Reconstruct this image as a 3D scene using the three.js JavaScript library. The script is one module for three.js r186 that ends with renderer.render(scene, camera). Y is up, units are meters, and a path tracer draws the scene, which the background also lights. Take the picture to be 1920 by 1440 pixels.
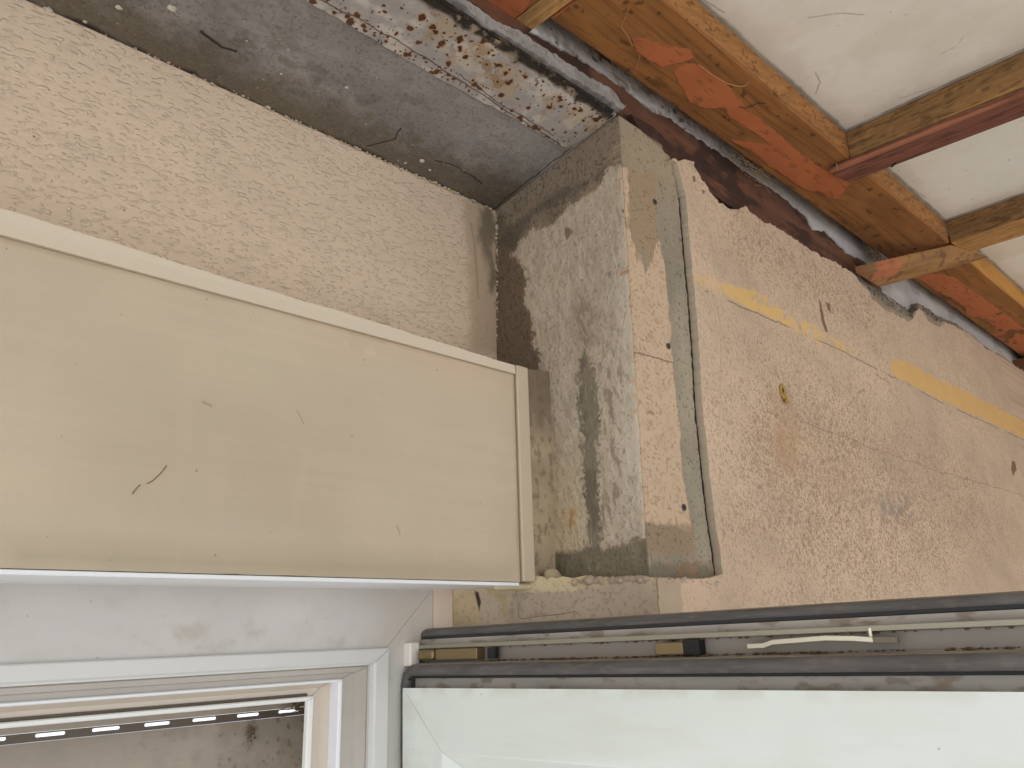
import * as THREE from 'three';
import { mergeGeometries } from 'three/addons/utils/BufferGeometryUtils.js';
import { RoundedBoxGeometry } from 'three/addons/geometries/RoundedBoxGeometry.js';

// ------------------------------------------------------------------ camera, sky, sun, exposure
const scene = new THREE.Scene();
const camera = new THREE.PerspectiveCamera(51.2820, 4 / 3, 0.02, 400);
camera.position.set(0, 2.05, 0.55);
camera.rotation.set(0.298994, -0.774788, -0.029859, 'YXZ');

const SUN = new THREE.Vector3(-0.62, 0.74, 0.26).normalize();
{
  const w = 256, h = 128, d = new Float32Array(w * h * 4);
  for (let j = 0; j < h; j++) for (let i = 0; i < w; i++) {
    const el = Math.sin(((j + 0.5) / h - 0.5) * Math.PI), t = Math.pow(Math.max(0, el), 0.55), k = (j * w + i) * 4;
    const sky = [1.1 * (1 - t) + 0.42 * t, 1.13 * (1 - t) + 0.6 * t, 1.12 * (1 - t) + 0.95 * t];
    for (let c = 0; c < 3; c++) d[k + c] = sky[c];
    d[k + 3] = 1;
  }
  const tex = new THREE.DataTexture(d, w, h, THREE.RGBAFormat, THREE.FloatType);
  tex.mapping = THREE.EquirectangularReflectionMapping; tex.magFilter = tex.minFilter = THREE.LinearFilter; tex.needsUpdate = true;
  scene.background = tex; scene.environment = tex;
}
const sun = new THREE.DirectionalLight(new THREE.Color(1, 0.96, 0.91), 4.2);
sun.position.copy(SUN).multiplyScalar(12).add(new THREE.Vector3(0.5, 2, 0.3)); sun.target.position.set(0.5, 2, 0.3);
sun.castShadow = true; sun.shadow.mapSize.set(2048, 2048);
Object.assign(sun.shadow.camera, { left: -9, right: 9, top: 9, bottom: -9, near: 0.5, far: 40 });
scene.add(sun, sun.target);
const EXPOSURE = 1.6;

// ------------------------------------------------------------------ noise and painting
const hash = (i, j, s) => { let h = Math.imul(i, 374761393) + Math.imul(j, 668265263) + Math.imul(s, 974634777) | 0; h = Math.imul(h ^ (h >>> 13), 1274126177); h ^= h >>> 16; return (h >>> 0) / 4294967296; };
function vn(x, y, s) {
  const i = Math.floor(x), j = Math.floor(y); let u = x - i, v = y - j; u = u * u * (3 - 2 * u); v = v * v * (3 - 2 * v);
  const a = hash(i, j, s), b = hash(i + 1, j, s), c = hash(i, j + 1, s), d = hash(i + 1, j + 1, s);
  return a + (b - a) * u + (c - a) * v + (a - b - c + d) * u * v;
}
function fbm(x, y, s, o = 4) { let r = 0, a = 0.5, n = 0; for (let k = 0; k < o; k++) { r += a * vn(x, y, s + k * 17); n += a; a *= 0.5; x = x * 2.03 + 11.3; y = y * 2.03 - 7.1; } return r / n; }
const clamp = (x, a = 0, b = 1) => x < a ? a : x > b ? b : x;
const ss = (a, b, x) => { const t = clamp((x - a) / (b - a)); return t * t * (3 - 2 * t); };
function rng(seed) { let s = seed >>> 0; return () => { s = s + 0x6D2B79F5 | 0; let t = Math.imul(s ^ s >>> 15, 1 | s); t = t + Math.imul(t ^ t >>> 7, 61 | t) ^ t; return ((t ^ t >>> 14) >>> 0) / 4294967296; }; }
const segD = (x, y, a, b) => { const ex = b[0] - a[0], ey = b[1] - a[1], t = clamp(((x - a[0]) * ex + (y - a[1]) * ey) / (ex * ex + ey * ey + 1e-12)); return Math.hypot(x - a[0] - ex * t, y - a[1] - ey * t); };
function area(pts, soft = 0.004, amp = 0.006, f = 60, seed = 5) {      // noise-edged filled region, 0..1
  let x0 = 1e9, x1 = -1e9, y0 = 1e9, y1 = -1e9; for (const p of pts) { x0 = Math.min(x0, p[0]); x1 = Math.max(x1, p[0]); y0 = Math.min(y0, p[1]); y1 = Math.max(y1, p[1]); }
  const pad = soft + amp * 1.6;
  return (x, y) => {
    if (x < x0 - pad || x > x1 + pad || y < y0 - pad || y > y1 + pad) return 0;
    let ins = false, d = 1e9;
    for (let i = 0, j = pts.length - 1; i < pts.length; j = i++) {
      const a = pts[i], b = pts[j]; d = Math.min(d, segD(x, y, a, b));
      if ((a[1] > y) !== (b[1] > y) && x < (b[0] - a[0]) * (y - a[1]) / (b[1] - a[1]) + a[0]) ins = !ins;
    }
    d = ins ? -d : d;
    d += (fbm(x * f, y * f, seed, 4) - 0.5) * 2.4 * amp;
    return ss(soft, -soft, d);
  };
}
function stroke(pts, wid = 0.001, amp = 0.002, f = 90, seed = 9) {     // wobbling line, 0..1
  let x0 = 1e9, x1 = -1e9, y0 = 1e9, y1 = -1e9; for (const p of pts) { x0 = Math.min(x0, p[0]); x1 = Math.max(x1, p[0]); y0 = Math.min(y0, p[1]); y1 = Math.max(y1, p[1]); }
  const pad = wid * 2 + amp * 2;
  return (x, y) => {
    if (x < x0 - pad || x > x1 + pad || y < y0 - pad || y > y1 + pad) return 0;
    const xx = x + (fbm(x * f, y * f, seed, 3) - 0.5) * 2 * amp, yy = y + (fbm(x * f, y * f, seed + 70, 3) - 0.5) * 2 * amp;
    let d = 1e9; for (let i = 1; i < pts.length; i++) d = Math.min(d, segD(xx, yy, pts[i - 1], pts[i]));
    return ss(wid, wid * 0.35, d);
  };
}
function spots(x, y, cell, prob, rmin, rmax, seed) {                   // distance/radius of the nearest random dot (<1 inside)
  const i0 = Math.floor(x / cell), j0 = Math.floor(y / cell); let m = 9;
  for (let i = i0 - 1; i <= i0 + 1; i++) for (let j = j0 - 1; j <= j0 + 1; j++) {
    if (hash(i, j, seed) > prob) continue;
    const cx = (i + hash(i, j, seed + 1)) * cell, cy = (j + hash(i, j, seed + 2)) * cell, r = rmin + (rmax - rmin) * Math.pow(hash(i, j, seed + 3), 2);
    m = Math.min(m, Math.hypot(x - cx, y - cy) / r);
  }
  return m;
}
const mx = (o, r, g, b, a) => { o[0] += (r - o[0]) * a; o[1] += (g - o[1]) * a; o[2] += (b - o[2]) * a; };
const mul = (o, k) => { o[0] *= k; o[1] *= k; o[2] *= k; };
const toLin = v => { v = clamp(v / 255); return v <= 0.04045 ? v / 12.92 : Math.pow((v + 0.055) / 1.055, 2.4); };
const toS = v => 255 * (v <= 0.0031308 ? v * 12.92 : 1.055 * Math.pow(v, 1 / 2.4) - 0.055);
// rect = [x0, y0, x1, y1] in metres of the surface's own plane; fn(x, y, o) fills o = [r, g, b, height, roughness]
function surface(rect, ppm, bumpScale, fn, { gain = 1, rough = 0.9, roughMap = false, extra = {} } = {}) {
  const w = Math.min(2048, Math.round((rect[2] - rect[0]) * ppm)), h = Math.min(2048, Math.round((rect[3] - rect[1]) * ppm));
  const c = new Uint8Array(w * h * 4), b = new Uint8Array(w * h * 4), o = [0, 0, 0, 0, 0], lut = new Uint8Array(256 * 4);
  const g = Array.isArray(gain) ? gain : [gain, gain, gain], r4 = roughMap ? new Uint8Array(w * h * 4) : null;
  const L = g.map(gg => { const t = new Uint8Array(1024); for (let i = 0; i < 1024; i++) t[i] = Math.round(toS(clamp(toLin(i / 4) * gg, 0, 0.86))); return t; });
  for (let j = 0; j < h; j++) for (let i = 0; i < w; i++) {
    const x = rect[0] + (i + 0.5) / w * (rect[2] - rect[0]), y = rect[1] + (j + 0.5) / h * (rect[3] - rect[1]), k = (j * w + i) * 4;
    o[3] = 0.5; o[4] = rough; fn(x, y, o);
    for (let q = 0; q < 3; q++) c[k + q] = L[q][clamp(Math.round(o[q] * 4), 0, 1023)];
    c[k + 3] = 255; b[k] = b[k + 1] = b[k + 2] = clamp(o[3]) * 255; b[k + 3] = 255;
    if (r4) { r4[k] = r4[k + 1] = r4[k + 2] = clamp(o[4]) * 255; r4[k + 3] = 255; }
  }
  const mk = (d, cs) => { const t = new THREE.DataTexture(d, w, h, THREE.RGBAFormat); t.colorSpace = cs ? THREE.SRGBColorSpace : THREE.NoColorSpace; t.magFilter = THREE.LinearFilter; t.minFilter = THREE.LinearFilter; t.wrapS = t.wrapT = THREE.ClampToEdgeWrapping; t.needsUpdate = true; return t; };
  const P = { map: mk(c, true), roughness: rough, metalness: 0, ...extra };
  if (bumpScale) { P.bumpMap = mk(b, false); P.bumpScale = bumpScale; }
  if (r4) { P.roughnessMap = mk(r4, false); P.roughness = 1; }
  const m = new (extra.clearcoat !== undefined ? THREE.MeshPhysicalMaterial : THREE.MeshStandardMaterial)(P); m.userData.rect = rect;
  return m;
}
const flat = (r, g, b, gain, rough = 0.6, extra = {}) => new (extra.clearcoat !== undefined || extra.transmission !== undefined ? THREE.MeshPhysicalMaterial : THREE.MeshStandardMaterial)({ color: new THREE.Color(clamp(toLin(r) * gain, 0, 0.86), clamp(toLin(g) * gain, 0, 0.86), clamp(toLin(b) * gain, 0, 0.86)), roughness: rough, ...extra });

// ------------------------------------------------------------------ geometry helpers
const taken = {};
const numbered = n => { const k = taken[n] = (taken[n] ?? -1) + 1; return k ? n + '_' + String(k).padStart(3, '0') : n; };
function thing(name, label, category, group, kind) {
  const o = new THREE.Group(); o.name = numbered(name); o.userData = { label };
  if (category) o.userData.category = category; if (group) o.userData.group = group; if (kind) o.userData.kind = kind;
  scene.add(o); return o;
}
function part(name, geo, mat, parent, label, kind) {
  const m = new THREE.Mesh(geo, mat); m.name = name; m.castShadow = m.receiveShadow = true;
  if (label) m.userData.label = label; if (kind) m.userData.kind = kind;
  parent.add(m); return m;
}
function uvBy(g, mat, fn) {                                             // fn(x, y, z) -> plane metres
  const r = mat && mat.userData.rect; if (!r) return g;
  const p = g.attributes.position, uv = new Float32Array(p.count * 2);
  for (let i = 0; i < p.count; i++) { const [a, b] = fn(p.getX(i), p.getY(i), p.getZ(i)); uv[i * 2] = (a - r[0]) / (r[2] - r[0]); uv[i * 2 + 1] = (b - r[1]) / (r[3] - r[1]); }
  g.setAttribute('uv', new THREE.BufferAttribute(uv, 2)); return g;
}
const XY = (x, y) => [x, y], XZ = (x, y, z) => [x, z], ZY = (x, y, z) => [z, y];
function ragged(pts, step, amp, seed, f = 120, closed = false) {        // subdivide an outline and roughen it
  const out = []; const n = pts.length;
  for (let i = 0; i < n - (closed ? 0 : 1); i++) {
    const a = pts[i], b = pts[(i + 1) % n], L = Math.hypot(b[0] - a[0], b[1] - a[1]), k = Math.max(1, Math.round(L / step));
    for (let j = 0; j < k; j++) {
      const t = j / k, x = a[0] + (b[0] - a[0]) * t, y = a[1] + (b[1] - a[1]) * t;
      out.push([x + (fbm(x * f, y * f, seed, 4) - 0.5) * 2.2 * amp, y + (fbm(x * f, y * f, seed + 40, 4) - 0.5) * 2.2 * amp]);
    }
  }
  if (!closed) out.push(pts[n - 1]); return out;
}
function slab(pts, z0, z1, mat, holes = []) {                           // outline in x, y, extruded from z0 to z1
  const s = new THREE.Shape(pts.map(p => new THREE.Vector2(p[0], p[1])));
  for (const h of holes) s.holes.push(new THREE.Path(h.map(p => new THREE.Vector2(p[0], p[1]))));
  const g = new THREE.ExtrudeGeometry(s, { depth: z1 - z0, bevelEnabled: false }); g.translate(0, 0, z0);
  return uvBy(g, mat, XY);
}
function hexa(a, b) {                                                   // two matching quads of corners -> closed block, flat faces
  const P = [], quad = (p, q, r, s) => P.push(...p, ...q, ...r, ...p, ...r, ...s);
  quad(a[0], a[1], a[2], a[3]); quad(b[3], b[2], b[1], b[0]);
  for (let i = 0; i < 4; i++) { const j = (i + 1) % 4; quad(a[j], a[i], b[i], b[j]); }
  const g = new THREE.BufferGeometry(); g.setAttribute('position', new THREE.Float32BufferAttribute(P, 3));
  let c = new THREE.Vector3(), v = new THREE.Vector3(); for (const q of [...a, ...b]) c.add(v.set(...q)); c.multiplyScalar(1 / 8);
  const p = g.attributes.position;                                      // turn every triangle outwards
  const A = new THREE.Vector3(), B = new THREE.Vector3(), C = new THREE.Vector3(), N = new THREE.Vector3();
  for (let i = 0; i < p.count; i += 3) {
    A.fromBufferAttribute(p, i); B.fromBufferAttribute(p, i + 1); C.fromBufferAttribute(p, i + 2);
    N.copy(B).sub(A).cross(C.clone().sub(A));
    if (N.dot(A.clone().sub(c)) < 0) { p.setXYZ(i + 1, C.x, C.y, C.z); p.setXYZ(i + 2, B.x, B.y, B.z); }
  }
  g.computeVertexNormals(); g.setAttribute('uv', new THREE.Float32BufferAttribute(new Float32Array(p.count * 2), 2)); return g;
}
const box = (x0, x1, y0, y1, z0, z1, r = 0) => { const g = r ? new RoundedBoxGeometry(x1 - x0, y1 - y0, z1 - z0, 2, r) : new THREE.BoxGeometry(x1 - x0, y1 - y0, z1 - z0); g.translate((x0 + x1) / 2, (y0 + y1) / 2, (z0 + z1) / 2); return g; };
// lumber running along axis 'x' or 'z'; section in (z|x, y); uv: along the length, and round the section
function lumber(axis, l0, l1, c0, c1, y0, y1, mat, seed = 1) {
  const r = 0.0025, w = c1 - c0, h = y1 - y0;
  const sec = [[r, 0], [w - r, 0], [w, r], [w, h - r], [w - r, h], [r, h], [0, h - r], [0, r]];
  const n = sec.length, per = [0]; for (let i = 0; i < n; i++) per.push(per[i] + Math.hypot(sec[(i + 1) % n][0] - sec[i][0], sec[(i + 1) % n][1] - sec[i][1]));
  const segs = 40, P = [], U = [], I = [], R = mat.userData.rect; let k = 0;
  const pos = (i, t) => { const l = l0 + (l1 - l0) * t, wob = (fbm(l * 9, i * 3.3, seed, 3) - 0.5) * 0.0028, wb2 = (fbm(l * 9, i * 3.3 + 50, seed, 3) - 0.5) * 0.0028; return axis === 'x' ? [l, y0 + sec[i][1] + wob, c0 + sec[i][0] + wb2] : [c0 + sec[i][0] + wb2, y0 + sec[i][1] + wob, l]; };
  for (let i = 0; i < n; i++) { const j = (i + 1) % n;
    for (let s = 0; s <= segs; s++) { const t = s / segs, l = (l1 - l0) * t + (R ? l0 : 0);
      P.push(...pos(i, t), ...pos(j, t)); for (const q of [per[i], per[i + 1]]) U.push(R ? (l - R[0]) / (R[2] - R[0]) : l, R ? (q - R[1]) / (R[3] - R[1]) : q); }
    for (let s = 0; s < segs; s++) { const a = k + s * 2; axis === 'x' ? I.push(a, a + 1, a + 2, a + 1, a + 3, a + 2) : I.push(a, a + 2, a + 1, a + 1, a + 2, a + 3); }
    k += (segs + 1) * 2; }
  for (const t of [0, 1]) { const b = k; for (let i = 0; i < n; i++) { P.push(...pos(i, t)); U.push(0.5 + sec[i][0] * 0.3, 0.1 + sec[i][1]); k++; }
    for (let i = 1; i < n - 1; i++) ((t === 0) === (axis === 'z')) ? I.push(b, b + i + 1, b + i) : I.push(b, b + i, b + i + 1); }
  for (let i = 0; i < I.length; i += 3) { const t = I[i + 1]; I[i + 1] = I[i + 2]; I[i + 2] = t; }
  const g = new THREE.BufferGeometry(); g.setAttribute('position', new THREE.Float32BufferAttribute(P, 3)); g.setAttribute('uv', new THREE.Float32BufferAttribute(U, 2)); g.setIndex(I); g.computeVertexNormals(); return g;
}
// four mitred members round a rectangle; profile: [inset x, inset y, z] going round the section
function mitred([X0, Y0, X1, Y1], prof, gap = 0.0003) {
  const c = (q, p) => q === 0 ? [X0 + p[0], Y1 - p[1], p[2]] : q === 1 ? [X1 - p[0], Y1 - p[1], p[2]] : q === 2 ? [X1 - p[0], Y0 + p[1], p[2]] : [X0 + p[0], Y0 + p[1], p[2]];
  const out = [];
  for (let q = 0; q < 4; q++) {
    const P = [], n = prof.length, A = prof.map(p => c(q, p)), B = prof.map(p => c((q + 1) % 4, p));
    const d = new THREE.Vector3(B[0][0] - A[0][0], B[0][1] - A[0][1], 0).normalize().multiplyScalar(gap);
    for (const a of A) { a[0] += d.x; a[1] += d.y; } for (const b of B) { b[0] -= d.x; b[1] -= d.y; }
    for (let i = 0; i < n; i++) { const j = (i + 1) % n; P.push(...A[i], ...B[i], ...B[j], ...A[i], ...B[j], ...A[j]); }
    const tris = THREE.ShapeUtils.triangulateShape(prof.map(p => new THREE.Vector2(p[1], p[2])), []);
    for (const t of tris) { P.push(...A[t[0]], ...A[t[1]], ...A[t[2]]); P.push(...B[t[0]], ...B[t[2]], ...B[t[1]]); }
    const g = new THREE.BufferGeometry(); g.setAttribute('position', new THREE.Float32BufferAttribute(P, 3)); g.computeVertexNormals();
    g.setAttribute('uv', new THREE.Float32BufferAttribute(new Float32Array(P.length / 3 * 2), 2)); out.push(g);
  }
  return out;                                                          // top, right, bottom, left
}
const V3 = (a) => new THREE.Vector3(...a);
const tube = (pts, r, seg = 0, rad = 5) => new THREE.TubeGeometry(new THREE.CatmullRomCurve3(pts.map(V3), false, 'centripetal'), seg || pts.length * 6, r, rad, false);
const withZ = (pts, z) => pts.map(p => [p[0], p[1], z]);

// ------------------------------------------------------------------ ground and the open roofed terrace; floor slab and end wall added to shape light
const JX = y => 0.7389 + (y - 2.05) * 0.01918;                        // the reveal leans a little
const SY = z => 2.7056 + (2.6643 - 2.7056) * z / -0.242;   // the soffit dips inwards
{
  const gm = surface([0, 0, 4, 4], 128, 0.002, (x, y, o) => { const n = fbm(x * 3, y * 3, 3, 4), f = fbm(x * 40, y * 40, 5, 3); o[0] = 172 + n * 24 + f * 16; o[1] = 168 + n * 24 + f * 16; o[2] = 163 + n * 24 + f * 14; o[3] = f; }, { gain: 0.95 });
  for (const k of ['map', 'bumpMap']) { gm[k].wrapS = gm[k].wrapT = THREE.RepeatWrapping; gm[k].repeat.set(75, 75); }
  const g = new THREE.PlaneGeometry(300, 300); g.rotateX(-Math.PI / 2);
  const m = new THREE.Mesh(g, gm); m.name = 'ground'; m.userData = { kind: 'structure', label: 'pale warm paved ground under and around the roofed terrace' }; m.receiveShadow = true; scene.add(m);
  const fm = surface([0, 0, 4, 4], 128, 0.001, (x, y, o) => { const n = fbm(x * 3, y * 3, 13, 4), f = fbm(x * 40, y * 40, 15, 3); o[0] = 112 + n * 26 + f * 16; o[1] = 104 + n * 24 + f * 16; o[2] = 95 + n * 22 + f * 14; o[3] = f; }, { gain: 1, rough: 0.7 });
  for (const k of ['map', 'bumpMap']) { fm[k].wrapS = fm[k].wrapT = THREE.RepeatWrapping; fm[k].repeat.set(2, 2); }
  const f = new THREE.Mesh(box(-2.4, 3.3, 0.0, 0.1, -0.02, 2.6), fm); f.name = 'added_terrace_floor'; f.userData = { kind: 'structure', label: 'unseen dull grey brown floor slab added to cut light bounced up from below' }; f.receiveShadow = f.castShadow = true; scene.add(f);  // out of view, added so less bounce reaches soffit and recess
  const w = thing('added_end_wall', 'unseen plain beige wall added at the right hand end to darken that side', 'wall'); part('wall_face', box(3.2005, 3.4, 0.1, 2.81, -0.02, 2.5), flat(176, 156, 132, 1.1, 0.95), w);  // out of view, added to hold back light from the right
}

// ------------------------------------------------------------------ plastered wall to the right of the recess
const topEdge = [[0.8557,2.6797],[0.8716,2.6822],[0.9137,2.7028],[0.9165,2.687],[0.9378,2.6734],[0.9594,2.6596],[1.0064,2.6511],[1.0538,2.6771],[1.0928,2.6696],[1.1628,2.674],[1.2635,2.6718],[1.3558,2.6774],[1.4467,2.6816],[1.4752,2.6689],[1.5829,2.6561],[1.7243,2.6627],[1.7846,2.7022],[1.8694,2.6937],[1.9941,2.7161],[2.1487,2.7221],[2.2785,2.7102],[2.397,2.726],[2.5066,2.717],[2.8252,2.7407],[3.7623,2.7826]];
const leftEdge = [[0.8783,2.1088],[0.878,2.1381],[0.874,2.1737],[0.8723,2.2363],[0.8717,2.3142],[0.8785,2.4033],[0.8815,2.4722],[0.8819,2.5432],[0.8844,2.6306],[0.871,2.6785]];
const wallMat = (() => {
  const y1 = area([[0.9504,2.5144],[1.0032,2.5272],[1.0725,2.5269],[1.1549,2.5221],[1.2273,2.522],[1.3243,2.5165],[1.3998,2.5179],[1.3843,2.5053],[1.2974,2.4966],[1.1832,2.4961],[1.0811,2.4957],[1.0194,2.4985],[0.9693,2.5032]], 0.003, 0.009, 70, 21);
  const y1b = area([[0.8638,2.5103],[0.9377,2.5205],[0.9482,2.503],[0.8803,2.4955]], 0.012, 0.006, 60, 22);
  const y2 = area([[1.553,2.5265],[1.647,2.5478],[1.7594,2.541],[1.9223,2.5449],[2.1477,2.5497],[2.4817,2.5468],[2.912,2.5546],[2.8641,2.5017],[2.4492,2.5035],[2.1158,2.499],[1.8622,2.4958],[1.6808,2.499],[1.5602,2.5008]], 0.002, 0.008, 60, 23);
  const joint = stroke([[0.9096,2.492],[1.0183,2.4931],[1.1483,2.4976],[1.3333,2.4999],[1.4375,2.4975],[1.584,2.4958],[1.7953,2.49],[2.4171,2.4931],[3.2771,2.4951]], 0.0016, 0.002, 60, 31);
  const joint2 = stroke([[0.9295,2.4912],[0.9391,2.4559],[0.9262,2.3751]], 0.0012, 0.002, 60, 33);
  const stain = area([[1.0629,2.37],[1.1256,2.3815],[1.1374,2.333],[1.1145,2.2808],[1.0809,2.2454],[1.0494,2.2727],[1.0537,2.3202]], 0.016, 0.014, 60, 41);
  const stain2 = area([[0.9813,2.3243],[1.1029,2.3277],[1.3498,2.2919],[1.2845,2.2239],[1.0339,2.2405]], 0.03, 0.02, 40, 42);
  const grey = area([[1.3942,2.251],[1.5353,2.2688],[1.5371,2.2176],[1.3896,2.2012]], 0.014, 0.01, 60, 43);
  const dense = area([[1.0263,2.3954],[1.4422,2.4194],[1.8612,2.3737],[2.1391,2.2323],[1.4526,2.1109],[1.0391,2.0891],[0.9517,2.1896],[0.9494,2.3042]], 0.09, 0.05, 18, 44);
  const dense2 = area([[1.0242,2.6632],[1.1761,2.6697],[1.5328,2.6527],[1.4947,2.5545],[1.2013,2.5608],[0.9593,2.5608]], 0.03, 0.03, 30, 45);
  const plaque = [stroke([[1.4678,2.4853],[1.5381,2.4782]], 0.0022, 0.003, 90, 51), stroke([[1.3259,2.3993],[1.4057,2.4427]], 0.0025, 0.005, 90, 52)];
  const blob = [area([[2.2559,2.4161],[2.2849,2.4196],[2.2836,2.3991],[2.2425,2.3785],[2.2358,2.3936]], 0.002, 0.002, 90, 53), area([[1.2739,2.5809],[1.2814,2.5731],[1.2844,2.5442],[1.2901,2.5241],[1.2814,2.522],[1.2715,2.5409]], 0.0012, 0.001, 90, 54), area([[1.3004,2.5822],[1.3169,2.5827],[1.3161,2.5673],[1.3044,2.5693]], 0.0012, 0.001, 90, 55), area([[0.9071,2.6716],[0.9144,2.6746],[0.9158,2.6663],[0.9081,2.6615]], 0.001, 0.001, 90, 56), area([[0.9294,2.6577],[0.9381,2.6593],[0.9311,2.6513]], 0.001, 0.001, 90, 57)];
  const cracks = [stroke([[2.1112,2.6851],[2.2774,2.6211],[2.3785,2.5379]], 0.0007, 0.003, 60, 61), stroke([[1.1399,2.3418],[1.2657,2.3393],[1.4541,2.3327]], 0.001, 0.004, 60, 62), stroke([[1.41,2.3365],[1.6849,2.3304],[2.2988,2.3337]], 0.0009, 0.004, 50, 63), stroke([[1.0209,2.6254],[1.0207,2.6028]], 0.0009, 0.001, 50, 64)];
  const lowgrey = area([[0.7042,2.1021],[0.7906,2.1006],[0.7823,2.0347],[0.6964,2.0371]], 0.002, 0.003, 80, 70);
  const torn = area([[1.5032,2.6726],[1.5675,2.6761],[1.6448,2.6694],[1.7464,2.6721],[1.7062,2.6484],[1.58,2.6427],[1.5188,2.6488]], 0.003, 0.004, 90, 68), torn2 = area([[1.801,2.704],[1.8747,2.6977],[1.9366,2.7003],[1.9007,2.6834],[1.8274,2.6804]], 0.003, 0.003, 90, 69);
  const mould = stroke(topEdge.slice(13), 0.006, 0.004, 60, 66);
  const rim = stroke(leftEdge, 0.0035, 0.001, 60, 67);
  return surface([0.7, 2.02, 2.36, 2.74], 1230, 0.0008, (x, y, o) => {
    const n1 = fbm(x * 6, y * 6, 101, 4), n2 = fbm(x * 26, y * 26, 103, 4), n3 = fbm(x * 120, y * 120, 107, 3);
    o[0] = 173; o[1] = 153; o[2] = 133; mul(o, 0.90 + 0.2 * n1); mx(o, 182, 158, 139, clamp(n2 * 1.6 - 0.55) * 0.6); mx(o, 164, 146, 124, clamp(0.95 - n2 * 2) * 0.8);
    mul(o, 0.96 + 0.09 * fbm(x * 9 + y * 22, y * 9 - x * 5, 151, 4)); let den = clamp(0.27 + 0.7 * dense(x, y) + 0.55 * dense2(x, y) + (n1 - 0.5) * 0.9);
    const edge = ss(0.835, 0.9, x + (n2 - 0.5) * 0.05 + (2.4 - y) * 0.0); den *= 0.15 + 0.85 * edge; mx(o, 184, 158, 138, (1 - edge) * 0.45);
    const sp = fbm(x * 300 + y * 90, y * 190, 113, 3), sp2 = fbm(x * 560, y * 500, 117, 2), sp3 = fbm(x * 300, y * 300, 119, 3);
    const pit = ss(0.645 - den * 0.035, 0.685 - den * 0.035, sp) * (0.3 + 0.7 * den); mx(o, 118, 93, 72, pit * 0.45); mx(o, 152, 128, 104, ss(0.5, 0.62, sp3) * den * 0.28);
    const fine = ss(0.64 - den * 0.08, 0.72 - den * 0.08, sp2) * (0.25 + 0.75 * den); mx(o, 94, 72, 56, fine * 0.45);
    const worm = ss(0.05, 0.0, Math.abs(fbm(x * 130, y * 130, 121, 3) - 0.5)) * den; mx(o, 196, 174, 146, worm * 0.14);
    mx(o, 152, 122, 94, stain(x, y) * (0.15 + 0.5 * n2)); mx(o, 158, 128, 98, stain2(x, y) * 0.3 * n2); mx(o, 126, 116, 108, grey(x, y) * ss(0.4, 0.62, fbm(x * 120, y * 120, 131, 3)) * 0.7);
    for (const p of plaque) mx(o, 132, 104, 84, p(x, y) * 0.5); for (const p of blob) mx(o, 92, 70, 50, p(x, y) * 0.8);
    for (const c of cracks) { const k = c(x, y); mx(o, 112, 90, 70, k * 0.6); }
    const a1 = y1(x, y) * ss(0.36, 0.52, fbm(x * 75, y * 75, 141, 4) + 0.14 - 0.16 * ss(1.02, 1.2, x)), a2 = y2(x, y), j = joint(x, y) * ss(0.3, 0.5, fbm(x * 18, y * 18, 143, 3)), j2 = joint2(x, y);
    mx(o, 192, 158, 96, a1 * 0.8); mx(o, 196, 164, 118, y1b(x, y) * 0.5); mx(o, 194 - 12 * n2, 157 - 12 * n2, 94, a2 * 0.88); mx(o, 110, 98, 86, j * 0.8); mx(o, 140, 116, 96, j2 * 0.5);
    mx(o, 98, 90, 80, mould(x, y) * ss(0.4, 0.65, fbm(x * 30, y * 30, 147, 3)) * 0.8);
    mx(o, 146 + 14 * n2, 131 + 14 * n2, 114 + 12 * n2, lowgrey(x, y) * 0.9); const tn = Math.max(torn(x, y), torn2(x, y)); mx(o, 116, 106, 90, tn * (0.5 + 0.5 * n3)); mx(o, 168, 156, 138, rim(x, y) * 0.8);
    o[3] = 0.55 + 0.30 * (n2 - 0.5) + 0.25 * (n3 - 0.5) + 0.5 * (sp2 - 0.5) + 0.3 * (sp3 - 0.5) - 0.3 * pit - 0.2 * fine + 0.12 * worm - 0.5 * j + 0.10 * a2 - 0.25 * j2 - 0.6 * tn * n3;
  }, { gain: [1.42, 1.40, 1.34], rough: 0.95 });
})();
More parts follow.
